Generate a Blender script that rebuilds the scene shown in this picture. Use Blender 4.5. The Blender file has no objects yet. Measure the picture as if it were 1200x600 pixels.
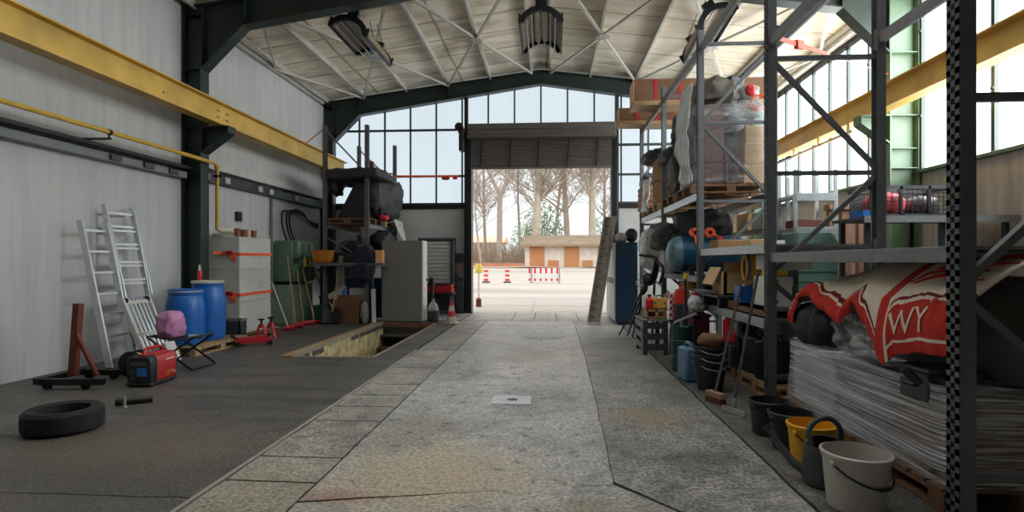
import bpy, math, random
from mathutils import Vector, Matrix, Euler, noise
S = bpy.context.scene
COL = S.collection
rnd = random.Random(7)
PI = math.pi

# ------------------------------------------------------------------ camera, sky, exposure
cam_data = bpy.data.cameras.new('camera')
cam = bpy.data.objects.new('camera', cam_data)
COL.objects.link(cam)
cam_data.sensor_width = 36.0
cam_data.lens = 660 / 1200 * 36.0
cam_data.shift_y = 6 / 1200
cam_data.clip_start = 0.05
cam_data.clip_end = 600
cam.location = (0, 0, 1.5)
cam.rotation_euler = (PI / 2, 0, math.radians(3.82))
S.camera = cam
S.view_settings.view_transform = 'Standard'
S.view_settings.look = 'None'
S.view_settings.gamma = 1.0
S.view_settings.use_curve_mapping = False
S.view_settings.exposure = 2.38
S.cycles.use_denoising = True
S.cycles.max_bounces = 10
S.cycles.diffuse_bounces = 6
S.cycles.transparent_max_bounces = 16
S.cycles.caustics_reflective = False
S.cycles.caustics_refractive = False
S.cycles.sample_clamp_indirect = 6.0
S.cycles.sample_clamp_direct = 0.5

world = bpy.data.worlds.new('overcast_sky')
S.world = world
world.use_nodes = True
bgn = world.node_tree.nodes['Background']
SKY = 0.185                # overcast sky: the zenith is about three times as bright as the horizon
wN, wL = world.node_tree.nodes, world.node_tree.links
wtc = wN.new('ShaderNodeTexCoord'); wsep = wN.new('ShaderNodeSeparateXYZ'); wrp = wN.new('ShaderNodeValToRGB')
wL.new(wtc.outputs['Generated'], wsep.inputs[0]); wL.new(wsep.outputs['Z'], wrp.inputs[0])
wrp.color_ramp.elements[0].position = 0.0; wrp.color_ramp.elements[0].color = (0.27, 0.295, 0.31, 1)
wrp.color_ramp.elements[1].position = 0.9; wrp.color_ramp.elements[1].color = (1, 1, 1, 1)
wL.new(wrp.outputs[0], bgn.inputs['Color'])
bgn.inputs['Strength'].default_value = SKY * 3.4
PANE_EMIT = 0.146          # daylight glowing through frosted panes of the end wall
PANE_EMIT_SIDE = 3.4     # side panes glow far above the sky, raised to light the hall

# ------------------------------------------------------------------ helpers
def lin(c):
    c = c / 255
    return c / 12.92 if c <= 0.04045 else ((c + 0.055) / 1.055) ** 2.4
def rgb(r, g, b): return (lin(r), lin(g), lin(b), 1)
MATS = {}
def mat(name, col, rough=0.6, metal=0.0, var=0.12, scale=5.0, bump=0.0, bscale=60.0, stretch=(1, 1, 1), dirt=0.0, spec=0.5):
    if name in MATS: return MATS[name]
    m = bpy.data.materials.new(name); m.use_nodes = True
    nt = m.node_tree; N = nt.nodes; L = nt.links
    b = N['Principled BSDF']
    b.inputs['Roughness'].default_value = rough
    b.inputs['Metallic'].default_value = metal
    b.inputs['Specular IOR Level'].default_value = spec
    tc = N.new('ShaderNodeTexCoord'); mp = N.new('ShaderNodeMapping')
    mp.inputs['Scale'].default_value = stretch
    L.new(tc.outputs['Object'], mp.inputs['Vector'])
    nz = N.new('ShaderNodeTexNoise'); nz.inputs['Scale'].default_value = scale; nz.inputs['Detail'].default_value = 5
    L.new(mp.outputs[0], nz.inputs['Vector'])
    rp = N.new('ShaderNodeValToRGB')
    c = rgb(*col)
    rp.color_ramp.elements[0].position = 0.3; rp.color_ramp.elements[1].position = 0.7
    rp.color_ramp.elements[0].color = tuple(max(0, x * (1 - var - dirt)) for x in c[:3]) + (1,)
    rp.color_ramp.elements[1].color = tuple(min(1, x * (1 + var)) for x in c[:3]) + (1,)
    L.new(nz.outputs['Fac'], rp.inputs[0]); L.new(rp.outputs[0], b.inputs['Base Color'])
    if bump:
        n2 = N.new('ShaderNodeTexNoise'); n2.inputs['Scale'].default_value = bscale; n2.inputs['Detail'].default_value = 4
        L.new(mp.outputs[0], n2.inputs['Vector'])
        bp = N.new('ShaderNodeBump'); bp.inputs['Strength'].default_value = bump; bp.inputs['Distance'].default_value = 0.02
        L.new(n2.outputs['Fac'], bp.inputs['Height']); L.new(bp.outputs[0], b.inputs['Normal'])
    MATS[name] = m
    return m

class MB:
    """collects primitives; build() links them as one mesh object"""
    def __init__(s): s.v = []; s.f = []; s.m = []
    def add(s, vs, fs, mi=0):
        o = len(s.v)
        s.v += [tuple(v) for v in vs]
        s.f += [tuple(i + o for i in f) for f in fs]
        s.m += [mi] * len(fs)
        return s
    def box(s, x0, x1, y0, y1, z0, z1, mi=0):
        vs = [(x, y, z) for x in (x0, x1) for y in (y0, y1) for z in (z0, z1)]
        return s.add(vs, [(0, 1, 3, 2), (4, 6, 7, 5), (0, 4, 5, 1), (2, 3, 7, 6), (0, 2, 6, 4), (1, 5, 7, 3)], mi)
    def obox(s, c, size, rot=(0, 0, 0), mi=0):
        R = Euler(rot).to_matrix(); c = Vector(c)
        hx, hy, hz = (k / 2 for k in size)
        vs = [c + R @ Vector((x, y, z)) for x in (-hx, hx) for y in (-hy, hy) for z in (-hz, hz)]
        return s.add(vs, [(0, 1, 3, 2), (4, 6, 7, 5), (0, 4, 5, 1), (2, 3, 7, 6), (0, 2, 6, 4), (1, 5, 7, 3)], mi)
    def bar(s, a, b, w, h, up=(0, 0, 1), mi=0):
        a = Vector(a); b = Vector(b); d = (b - a).normalized(); up = Vector(up)
        if abs(d.dot(up)) > 0.99: up = Vector((0, 1, 0))
        r = d.cross(up).normalized(); u = r.cross(d).normalized()
        vs = [p + r * (i * w / 2) + u * (j * h / 2) for p in (a, b) for i, j in ((-1, -1), (1, -1), (1, 1), (-1, 1))]
        return s.add(vs, [(3, 2, 1, 0), (4, 5, 6, 7), (0, 1, 5, 4), (1, 2, 6, 5), (2, 3, 7, 6), (3, 0, 4, 7)], mi)
    def tube(s, pts, r, n=8, mi=0, closed=False, sm=0):
        pts = [Vector(p) for p in pts]
        if sm:                                   # Catmull-Rom smoothing of the path
            q = [pts[0] * 2 - pts[1]] + pts + [pts[-1] * 2 - pts[-2]]; o = []
            for i in range(len(pts) - 1):
                a, b, c, d = q[i:i + 4]
                for j in range(sm):
                    t = j / sm
                    o.append(.5 * (2 * b + (c - a) * t + (2 * a - 5 * b + 4 * c - d) * t * t + (3 * b - a - 3 * c + d) * t ** 3))
            pts = o + [pts[-1]]
        k = len(pts)
        rs = r if isinstance(r, (list, tuple)) else [r] * k
        vs = []; ref = None
        for i, p in enumerate(pts):
            if closed: d = pts[(i + 1) % k] - pts[i - 1]
            else: d = pts[min(i + 1, k - 1)] - pts[max(i - 1, 0)]
            d = d.normalized() if d.length > 1e-9 else Vector((0, 0, 1))
            if ref is None:
                ref = Vector((0, 0, 1)) if abs(d.z) < 0.9 else Vector((1, 0, 0))
            a = d.cross(ref)
            a = a.normalized() if a.length > 1e-6 else d.orthogonal().normalized()
            b = a.cross(d).normalized(); ref = b
            for j in range(n):
                t = 2 * PI * j / n
                vs.append(p + (a * math.cos(t) + b * math.sin(t)) * rs[i])
        fs = []
        for i in range(k if closed else k - 1):
            q = (i + 1) % k
            for j in range(n):
                fs.append((i * n + j, i * n + (j + 1) % n, q * n + (j + 1) % n, q * n + j))
        if not closed:
            fs.append(tuple(range(n - 1, -1, -1))); fs.append(tuple(range((k - 1) * n, k * n)))
        return s.add(vs, fs, mi)
    def lathe(s, prof, c=(0, 0, 0), n=28, axis='z', mi=0, cap=True):
        """prof: list of (radius, height) from bottom to top"""
        vs = []; cx, cy, cz = c
        for r, h in prof:
            for j in range(n):
                t = 2 * PI * j / n; p, q = r * math.cos(t), r * math.sin(t)
                vs.append((cx + p, cy + q, cz + h) if axis == 'z' else (cx + h, cy + p, cz + q) if axis == 'x' else (cx + q, cy + h, cz + p))
        fs = []
        for i in range(len(prof) - 1):
            for j in range(n):
                fs.append((i * n + j, i * n + (j + 1) % n, (i + 1) * n + (j + 1) % n, (i + 1) * n + j))
        if cap and prof[0][0] > 1e-5: fs.append(tuple(range(n - 1, -1, -1)))
        if cap and prof[-1][0] > 1e-5: fs.append(tuple(range((len(prof) - 1) * n, len(prof) * n)))
        return s.add(vs, fs, mi)
    def prism(s, poly, a0, a1, axis='z', mi=0):
        """polygon in the other two axes, extruded from a0 to a1"""
        n = len(poly)
        def P(p, a): return (p[0], p[1], a) if axis == 'z' else (a, p[0], p[1]) if axis == 'x' else (p[0], a, p[1])
        vs = [P(p, a0) for p in poly] + [P(p, a1) for p in poly]
        fs = [tuple(range(n - 1, -1, -1)), tuple(range(n, 2 * n))]
        fs += [(i, (i + 1) % n, n + (i + 1) % n, n + i) for i in range(n)]
        return s.add(vs, fs, mi)
    def grid(s, fn, nu, nv, mi=0, wrap=False, matfn=None):
        vs = [fn(i / nu, j / nv) for j in range(nv + 1) for i in range(nu if wrap else nu + 1)]
        w = nu if wrap else nu + 1
        o = len(s.v); s.v += [tuple(v) for v in vs]
        for j in range(nv):
            for i in range(nu):
                q = (i + 1) % w
                s.f.append((o + j * w + i, o + j * w + q, o + (j + 1) * w + q, o + (j + 1) * w + i))
                s.m.append(matfn((i + .5) / nu, (j + .5) / nv) if matfn else mi)
        return s
    def blob(s, c, r, e=0.6, amp=0.05, freq=3.0, seed=0, nu=40, nv=24, floor=None, mi=0, fold=0.5):
        """soft lump: superellipsoid with folds; floor clamps the underside flat"""
        def sp(x, p): return math.copysign(abs(x) ** p, x)
        c = Vector(c); off = Vector((seed * 3.7, seed * 1.3, seed * 5.1))
        def fn(u, v):
            a = 2 * PI * u; b = PI * (v - .5)
            d = Vector((sp(math.cos(b), e) * sp(math.cos(a), e), sp(math.cos(b), e) * sp(math.sin(a), e), sp(math.sin(b), e)))
            p = Vector((d.x * r[0], d.y * r[1], d.z * r[2]))
            q = (p + off) * freq
            k = noise.noise(q) * (1 - fold) + (abs(noise.noise(q * 1.7)) * 2 - .6) * fold + .35 * noise.noise(q * 3.1)
            nrm = d.normalized() if d.length > 1e-6 else Vector((0, 0, 1))
            p = c + p + nrm * (k * amp)
            if floor is not None and p.z < floor: p.z = floor
            return p
        return s.grid(fn, nu, nv, mi, wrap=True)
    def build(s, name, m, parent=None, loc=(0, 0, 0), rot=(0, 0, 0), bevel=0, smooth=True, solid=0, sub=0, shift=None, ang=35, weld=False):
        me = bpy.data.meshes.new(name)
        if shift: s.v = [(x - shift[0], y - shift[1], z - shift[2]) for x, y, z in s.v]
        me.from_pydata(s.v, [], s.f)
        ms = m if isinstance(m, (list, tuple)) else [m]
        for k in ms: me.materials.append(k)
        if len(ms) > 1: me.polygons.foreach_set('material_index', s.m)
        me.update()
        if smooth:
            me.polygons.foreach_set('use_smooth', [True] * len(me.polygons))
            me.set_sharp_from_angle(angle=math.radians(ang))
        o = bpy.data.objects.new(name, me); COL.objects.link(o)
        o.location = loc; o.rotation_euler = rot
        if parent: o.parent = parent
        if bevel:
            b = o.modifiers.new('bevel', 'BEVEL'); b.width = bevel; b.segments = 2; b.limit_method = 'ANGLE'; b.angle_limit = math.radians(40)
        if solid:
            q = o.modifiers.new('solid', 'SOLIDIFY'); q.thickness = solid; q.offset = -1
        if sub:
            q = o.modifiers.new('sub', 'SUBSURF'); q.levels = sub; q.render_levels = sub
        return o

def tag(o, label, cat, group=None, kind=None):
    o['label'] = label; o['category'] = cat
    if group: o['group'] = group
    if kind: o['kind'] = kind
    return o
class Thing:
    """Empty at the thing's base; parts given in world coordinates unless local=True"""
    def __init__(s, name, label, cat, loc, rotz=0, group=None, local=False, rot=None):
        s.o = bpy.data.objects.new(name, None); COL.objects.link(s.o)
        s.o.empty_display_size = 0.1
        s.o.location = loc; s.o.rotation_euler = rot or (0, 0, rotz)
        s.loc = loc; s.local = local
        tag(s.o, label, cat, group)
    def part(s, name, mb, m, parent=None, **k):
        if not s.local: k['shift'] = s.loc
        o = mb.build(name, m, parent or s.o, **k)
        if 'label' in k: o['label'] = k['label']
        return o
def solo(name, mb, m, label, cat, loc=(0, 0, 0), rot=(0, 0, 0), group=None, world=True, **k):
    o = mb.build(name, m, None, loc, rot, shift=loc if world else None, **k)
    return tag(o, label, cat, group)
def struct(name, mb, m, parent=None, **k):
    o = mb.build(name, m, parent, **k)
    if not parent: o['kind'] = 'structure'
    return o
def dup(o, parent=None, loc=None, rotz=None, label=None, rot=None):
    c = o.copy(); COL.objects.link(c)
    if parent: c.parent = parent
    if loc is not None: c.location = loc
    if rotz is not None: c.rotation_euler = (0, 0, rotz)
    if rot is not None: c.rotation_euler = rot
    if label: c['label'] = label
    for ch in list(o.children): dup(ch, c)
    return c
def text_mesh(txt, size):
    cu = bpy.data.curves.new('t', 'FONT'); cu.body = txt; cu.size = size; cu.resolution_u = 3
    o = bpy.data.objects.new('t', cu); COL.objects.link(o)
    dg = bpy.context.evaluated_depsgraph_get()
    me = bpy.data.meshes.new_from_object(o.evaluated_get(dg))
    vs = [tuple(v.co) for v in me.vertices]; fs = [tuple(p.vertices) for p in me.polygons]
    bpy.data.objects.remove(o); bpy.data.curves.remove(cu); bpy.data.meshes.remove(me)
    return vs, fs
def lerp(a, b, t): return a + (b - a) * t
def keys(x, ks):
    """piecewise linear through (x, value) keys, smoothstep eased"""
    ks = sorted(ks)
    if x <= ks[0][0]: return ks[0][1]
    for (a, p), (b, q) in zip(ks, ks[1:]):
        if x <= b:
            t = (x - a) / (b - a); t = t * t * (3 - 2 * t)
            return p + (q - p) * t
    return ks[-1][1]

# ------------------------------------------------------------------ special materials
def nodemat(name):
    m = bpy.data.materials.new(name); m.use_nodes = True
    MATS[name] = m
    return m, m.node_tree.nodes, m.node_tree.links
def ramp(N, L, src, stops):
    r = N.new('ShaderNodeValToRGB'); e = r.color_ramp.elements
    while len(e) < len(stops): e.new(0.5)
    for k, (p, c) in zip(e, stops):
        k.position = p; k.color = c if len(c) == 4 else tuple(c) + (1,)
    L.new(src, r.inputs[0]); return r.outputs[0]
def mixc(N, L, fac, a, b, mode='MIX'):
    n = N.new('ShaderNodeMix'); n.data_type = 'RGBA'; n.blend_type = mode
    if isinstance(fac, (int, float)): n.inputs[0].default_value = fac
    else: L.new(fac, n.inputs[0])
    for k, x in ((6, a), (7, b)):
        if isinstance(x, tuple): n.inputs[k].default_value = x
        else: L.new(x, n.inputs[k])
    return n.outputs[2]
def tnoise(N, L, vec, scale, detail=5, rough=0.55, dist=0.0):
    n = N.new('ShaderNodeTexNoise'); n.inputs['Scale'].default_value = scale; n.inputs['Detail'].default_value = detail
    n.inputs['Roughness'].default_value = rough; n.inputs['Distortion'].default_value = dist
    L.new(vec, n.inputs['Vector']); return n.outputs['Fac']

def concrete_floor(name, base, dark, light, rough, speck=0.5, warm=0.0, brush=(1, 1, 1), patches=()):
    m, N, L = nodemat(name)
    b = N['Principled BSDF']; tc = N.new('ShaderNodeTexCoord'); v = tc.outputs['Object']
    mp = N.new('ShaderNodeMapping'); mp.inputs['Scale'].default_value = brush; L.new(v, mp.inputs[0])
    big = tnoise(N, L, mp.outputs[0], 0.9, 9, 0.68, 0.4)
    col = ramp(N, L, big, [(0.34, rgb(*dark)), (0.5, rgb(*base)), (0.66, rgb(*light))])
    mid = tnoise(N, L, mp.outputs[0], 7.0, 8, 0.75, 0.3)
    col = mixc(N, L, 0.85, col, ramp(N, L, mid, [(0.38, (0.55, 0.55, 0.56)), (0.5, (1, 1, 1)), (0.62, (1.3, 1.28, 1.24))]), 'MULTIPLY')
    fine = tnoise(N, L, v, 34, 5, 0.75)
    col = mixc(N, L, 0.9, col, ramp(N, L, fine, [(0.40, (0.4, 0.4, 0.4)), (0.60, (1.5, 1.5, 1.46))]), 'MULTIPLY')
    # pale paint and lime flecks
    fl = tnoise(N, L, v, 4.2, 12, 0.85, 0.9)
    fm = ramp(N, L, fl, [(0.575, (0, 0, 0)), (0.615, (speck,) * 3)])
    col = mixc(N, L, fm, col, rgb(196, 194, 188))
    # oil and tyre stains
    st = tnoise(N, L, v, 1.3, 6, 0.6, 1.0)
    sm = ramp(N, L, st, [(0.55, (0, 0, 0)), (0.72, (0.6, 0.6, 0.6))])
    col = mixc(N, L, sm, col, rgb(58, 54, 51))
    grit = ramp(N, L, fine, [(0.38, (0.55, 0.55, 0.55)), (0.62, (1.4, 1.4, 1.4))])
    jit = tnoise(N, L, v, 3.0, 6, 0.7)
    for px, py, rx, ry, pc, st_ in patches:      # stained places and warm-toned patches, each with its own outline
        sub = N.new('ShaderNodeMapping'); sub.vector_type = 'TEXTURE'
        sub.inputs['Location'].default_value = (px, py, 0); sub.inputs['Scale'].default_value = (rx, ry, 50)
        L.new(v, sub.inputs[0])
        ln = N.new('ShaderNodeVectorMath'); ln.operation = 'LENGTH'; L.new(sub.outputs[0], ln.inputs[0])
        ad = N.new('ShaderNodeMath'); ad.operation = 'MULTIPLY_ADD'; L.new(jit, ad.inputs[0]); ad.inputs[1].default_value = 1.6; L.new(ln.outputs['Value'], ad.inputs[2])
        sc = N.new('ShaderNodeMapRange'); sc.inputs['From Min'].default_value = 1.15; sc.inputs['From Max'].default_value = 2.0
        sc.inputs['To Min'].default_value = st_; sc.inputs['To Max'].default_value = 0.0; L.new(ad.outputs[0], sc.inputs[0])
        col = mixc(N, L, sc.outputs[0], col, mixc(N, L, 1.0, rgb(*pc), grit, 'MULTIPLY'))
    L.new(col, b.inputs['Base Color'])
    rr = ramp(N, L, mid, [(0.3, (rough - .1,) * 3), (0.7, (rough + .1,) * 3)])
    L.new(rr, b.inputs['Roughness'])
    bp = N.new('ShaderNodeBump'); bp.inputs['Strength'].default_value = 0.5; bp.inputs['Distance'].default_value = 0.012
    L.new(fine, bp.inputs['Height']); L.new(bp.outputs[0], b.inputs['Normal'])
    return m
M_ASPH = concrete_floor('asphalt_floor', (86, 83, 80), (68, 66, 64), (104, 98, 91), 0.5, 0.15, 0.25, (0.35, 2.2, 1), [(-3.3, 4.3, 1.3, .7, (112, 98, 80), .6), (-4.9, 5.6, .9, .45, (108, 96, 80), .5), (-3.6, 3.3, .8, .3, (104, 96, 84), .5), (-2.9, 6.6, .8, .5, (62, 59, 57), .5)])
M_SLAB = concrete_floor('slab_concrete', (150, 146, 138), (126, 122, 116), (170, 164, 153), 0.5, 0.3, 0.4, (1, 1, 1), [(-1.9, 3.4, .7, .9, (150, 136, 112), .5)])
M_CONC = concrete_floor('worn_concrete', (166, 165, 162), (138, 137, 135), (190, 188, 182), 0.33, 0.9, 0.6, (1, 1, 1), [(-.85, 3.9, .85, .8, (188, 170, 142), .85), (-1.2, 5.0, .4, .5, (150, 134, 106), .5), (-1.32, 3.5, .26, .12, (150, 92, 80), .5), (.3, 3.3, .5, .3, (150, 130, 100), .6), (-.3, 9.0, .5, .8, (140, 132, 110), .4)])
M_CONR = concrete_floor('dark_concrete', (102, 100, 96), (84, 82, 79), (122, 118, 112), 0.5, 0.5, 0.3)

M_CONM = concrete_floor('right_lane_concrete', (142, 140, 136), (114, 113, 110), (164, 161, 155), 0.42, 0.7, 0.4, (1, 1, 1), [(.95, 5.5, .45, .35, (158, 140, 114), .65), (1.1, 9.4, .9, .35, (160, 148, 128), .5), (1.2, 4.4, .3, .2, (60, 57, 54), .5), (1.35, 6.3, .3, .5, (96, 93, 90), .5)])
def wall_panels(name, col, dirt):
    m, N, L = nodemat(name)
    b = N['Principled BSDF']; b.inputs['Roughness'].default_value = 0.7
    tc = N.new('ShaderNodeTexCoord'); v = tc.outputs['Object']
    mp = N.new('ShaderNodeMapping'); mp.inputs['Scale'].default_value = (1, 3.0, 0.25); L.new(v, mp.inputs[0])
    st = tnoise(N, L, mp.outputs[0], 2.2, 6, 0.6)
    c = ramp(N, L, st, [(0.3, rgb(*dirt)), (0.6, rgb(*col))])
    blot = tnoise(N, L, v, 0.8, 4, 0.6)
    c = mixc(N, L, 0.6, c, ramp(N, L, blot, [(0.3, (0.86, 0.86, 0.87)), (0.7, (1.06, 1.06, 1.05))]), 'MULTIPLY')
    L.new(c, b.inputs['Base Color'])
    wv = N.new('ShaderNodeTexWave'); wv.bands_direction = 'Y'; wv.inputs['Scale'].default_value = 3.2; wv.inputs['Distortion'].default_value = 0
    L.new(v, wv.inputs['Vector'])
    bp = N.new('ShaderNodeBump'); bp.inputs['Strength'].default_value = 0.06; bp.inputs['Distance'].default_value = 0.006
    L.new(wv.outputs['Fac'], bp.inputs['Height']); L.new(bp.outputs[0], b.inputs['Normal'])
    return m
M_WALL = wall_panels('grey_wall_cladding', (200, 200, 197), (184, 184, 182))
M_PARAPET = wall_panels('parapet_render', (168, 162, 155), (140, 135, 129))
M_ENDW = mat('end_wall_grey', (190, 190, 187), 0.75, 0, 0.08, 1.2)

def ceiling_mat():
    m, N, L = nodemat('stained_roof_sheets')
    b = N['Principled BSDF']; b.inputs['Roughness'].default_value = 0.85
    tc = N.new('ShaderNodeTexCoord'); v = tc.outputs['Object']
    mp = N.new('ShaderNodeMapping'); mp.inputs['Scale'].default_value = (0.35, 1.6, 1); L.new(v, mp.inputs[0])
    st = tnoise(N, L, mp.outputs[0], 1.6, 6, 0.65, 0.4)
    c = ramp(N, L, st, [(0.28, rgb(170, 156, 134)), (0.5, rgb(222, 210, 188)), (0.7, rgb(242, 234, 216))])
    br = N.new('ShaderNodeTexBrick'); br.offset = 0.0
    br.inputs['Color1'].default_value = (1, 1, 1, 1); br.inputs['Color2'].default_value = (0.9, 0.9, 0.9, 1); br.inputs['Mortar'].default_value = (0.36, 0.33, 0.29, 1)
    br.inputs['Scale'].default_value = 1.0; br.inputs['Mortar Size'].default_value = 0.05; br.inputs['Mortar Smooth'].default_value = 0.9
    br.inputs['Brick Width'].default_value = 2.47; br.inputs['Row Height'].default_value = 1.02
    wob = N.new('ShaderNodeVectorMath'); wob.operation = 'ADD'
    nv = N.new('ShaderNodeTexNoise'); nv.inputs['Scale'].default_value = 0.9; L.new(v, nv.inputs['Vector'])
    sc = N.new('ShaderNodeVectorMath'); sc.operation = 'SCALE'; sc.inputs['Scale'].default_value = 0.12
    L.new(nv.outputs['Color'], sc.inputs[0]); L.new(v, wob.inputs[0]); L.new(sc.outputs[0], wob.inputs[1])
    L.new(wob.outputs[0], br.inputs['Vector'])
    c = mixc(N, L, 0.85, c, br.outputs['Color'], 'MULTIPLY')
    L.new(c, b.inputs['Base Color'])
    return m
M_ROOF = ceiling_mat()

def pane_mat(name, col, emit):
    m, N, L = nodemat(name)
    for n in list(N):
        if n.type == 'BSDF_PRINCIPLED': N.remove(n)
    out = [n for n in N if n.type == 'OUTPUT_MATERIAL'][0]
    tc = N.new('ShaderNodeTexCoord'); v = tc.outputs['Object']
    mp = N.new('ShaderNodeMapping'); mp.inputs['Scale'].default_value = (1, 1, 0.3); L.new(v, mp.inputs[0])
    fac = tnoise(N, L, mp.outputs[0], 1.3, 5, 0.6)
    c = ramp(N, L, fac, [(0.3, tuple(x * 0.93 for x in col)), (0.7, col)])
    em = N.new('ShaderNodeEmission'); em.inputs['Strength'].default_value = emit; L.new(c, em.inputs['Color'])
    gl = N.new('ShaderNodeBsdfPrincipled'); gl.inputs['Base Color'].default_value = (0.3, 0.31, 0.32, 1); gl.inputs['Roughness'].default_value = 0.25
    ad = N.new('ShaderNodeAddShader'); mx = N.new('ShaderNodeMixShader'); mx.inputs[0].default_value = 0.25
    tr = N.new('ShaderNodeBsdfTranslucent'); tr.inputs['Color'].default_value = (0.16, 0.17, 0.18, 1)
    L.new(tr.outputs[0], mx.inputs[1]); L.new(gl.outputs[0], mx.inputs[2])
    L.new(mx.outputs[0], ad.inputs[0]); L.new(em.outputs[0], ad.inputs[1]); L.new(ad.outputs[0], out.inputs['Surface'])
    return m
M_PANE = pane_mat('frosted_pane', (0.82, 0.93, 1.0), PANE_EMIT)
M_PANES = pane_mat('frosted_side_pane', (0.93, 0.98, 1.0), PANE_EMIT_SIDE)

def wood_mat(name, a, b_, scale=(1, 14, 14), rough=0.7):
    m, N, L = nodemat(name)
    b = N['Principled BSDF']; b.inputs['Roughness'].default_value = rough
    tc = N.new('ShaderNodeTexCoord'); mp = N.new('ShaderNodeMapping'); mp.inputs['Scale'].default_value = scale
    L.new(tc.outputs['Object'], mp.inputs[0])
    f = tnoise(N, L, mp.outputs[0], 2.5, 6, 0.6, 0.6)
    L.new(ramp(N, L, f, [(0.3, rgb(*a)), (0.7, rgb(*b_))]), b.inputs['Base Color'])
    bp = N.new('ShaderNodeBump'); bp.inputs['Strength'].default_value = 0.2; bp.inputs['Distance'].default_value = 0.01
    L.new(f, bp.inputs['Height']); L.new(bp.outputs[0], b.inputs['Normal'])
    return m
M_PALX = wood_mat('pallet_pine', (142, 112, 78), (190, 158, 116))
M_PALB = wood_mat('old_pallet_wood', (92, 66, 46), (142, 104, 74))
M_BROWN = wood_mat('brown_furniture_wood', (70, 38, 24), (112, 64, 40), (14, 14, 1))
M_CARD = mat('cardboard', (158, 118, 80), 0.85, 0, 0.1, 4, 0.1, 30)
M_CARDL = mat('pale_cardboard', (212, 176, 132), 0.85, 0, 0.08, 4)
M_CARDD = mat('dark_cardboard', (112, 78, 54), 0.85, 0, 0.1, 4)

def film_mat(name, clear=0.45, tint=(0.9, 0.92, 0.95, 1), stretch=(1, 2, 26)):
    m, N, L = nodemat(name)
    out = [n for n in N if n.type == 'OUTPUT_MATERIAL'][0]
    b = N['Principled BSDF']; b.inputs['Base Color'].default_value = tint; b.inputs['Roughness'].default_value = 0.22
    b.inputs['Specular IOR Level'].default_value = 0.8
    tc = N.new('ShaderNodeTexCoord'); mp = N.new('ShaderNodeMapping'); mp.inputs['Scale'].default_value = stretch
    mp.inputs['Rotation'].default_value = (0.12, 0, 0)
    L.new(tc.outputs['Object'], mp.inputs[0])
    f = tnoise(N, L, mp.outputs[0], 1.6, 5, 0.6, 0.5)
    k = ramp(N, L, f, [(0.42, (0.05, 0.05, 0.05)), (0.62, (1 - clear,) * 3), (0.75, (min(.95, 1.35 - clear),) * 3)])
    tr = N.new('ShaderNodeBsdfTransparent'); tr.inputs['Color'].default_value = (0.94, 0.95, 0.96, 1)
    gl = N.new('ShaderNodeBsdfGlossy'); gl.inputs['Roughness'].default_value = 0.15; gl.inputs['Color'].default_value = (0.9, 0.93, 0.97, 1)
    m0 = N.new('ShaderNodeMixShader'); m0.inputs[0].default_value = 0.12
    L.new(tr.outputs[0], m0.inputs[1]); L.new(gl.outputs[0], m0.inputs[2])
    mx = N.new('ShaderNodeMixShader')
    L.new(k, mx.inputs[0]); L.new(m0.outputs[0], mx.inputs[1]); L.new(b.outputs[0], mx.inputs[2])
    bp = N.new('ShaderNodeBump'); bp.inputs['Strength'].default_value = 0.7; bp.inputs['Distance'].default_value = 0.03
    L.new(f, bp.inputs['Height'])
    for n in (b, gl): L.new(bp.outputs[0], n.inputs['Normal'])
    L.new(mx.outputs[0], out.inputs['Surface'])
    return m
M_FILM = film_mat('stretch_film', 0.3, (0.93, 0.94, 0.97, 1), (1.2, 0.55, 42))
M_FILMC = film_mat('clear_stretch_film', 0.9, (0.86, 0.88, 0.9, 1), (1, 1, 9))

M_GREEN = mat('green_steel_paint', (86, 108, 82), 0.5, 0, 0.12, 3, dirt=0.1)
M_GREEND = mat('dark_shaded_green_paint', (30, 42, 37), 0.5, 0, 0.15, 3, dirt=0.1)  # darkened copy of M_GREEN: backlit shade of the frames put into the colour
M_YEL = mat('yellow_crane_paint', (200, 162, 74), 0.5, 0, 0.12, 2, dirt=0.15)
M_YPIPE = mat('yellow_pipe_paint', (196, 160, 62), 0.45, 0, 0.1, 6)
M_STEEL = mat('rack_steel', (128, 130, 132), 0.45, 0.25, 0.15, 9)
M_STEELD = mat('dark_rack_steel', (98, 100, 102), 0.5, 0.2, 0.15, 9)
M_GALV = mat('galvanised_steel', (172, 178, 180), 0.38, 0.55, 0.12, 14)
M_ALU = mat('aluminium', (205, 207, 208), 0.3, 0.75, 0.06, 12)
M_BLACK = mat('black_plastic', (26, 27, 29), 0.42, 0, 0.2, 8)
M_RUB = mat('black_rubber', (24, 24, 25), 0.8, 0, 0.2, 8)
M_BLKM = mat('black_metal', (30, 30, 32), 0.4, 0.4, 0.2, 8)
M_TAUPE = mat('roller_door_taupe', (92, 84, 80), 0.55, 0.1, 0.1, 2)
M_PURL = mat('purlin_grey', (176, 171, 162), 0.6, 0.1, 0.12, 4)
M_TARP = mat('black_tarpaulin', (40, 40, 43), 0.62, 0, 0.3, 3, 0.4, 9)
M_GTARP = mat('grey_tarpaulin', (92, 92, 92), 0.5, 0, 0.25, 3, 0.5, 9)
M_WTARP = mat('white_plastic_sheet', (196, 200, 198), 0.3, 0, 0.12, 3, 0.6, 12)
M_ORANGE = mat('orange_webbing', (238, 92, 46), 0.6, 0, 0.1, 10)
M_RED = mat('red_paint', (176, 34, 38), 0.35, 0, 0.1, 5)
M_REDP = mat('red_plastic', (196, 38, 44), 0.4, 0, 0.1, 5)
M_BLUE = mat('blue_plastic', (26, 98, 176), 0.38, 0, 0.08, 4)
M_NAVY = mat('navy_steel', (28, 58, 82), 0.4, 0.1, 0.1, 3)
M_TANK = mat('tank_blue_paint', (18, 66, 92), 0.35, 0.2, 0.12, 4)
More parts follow.
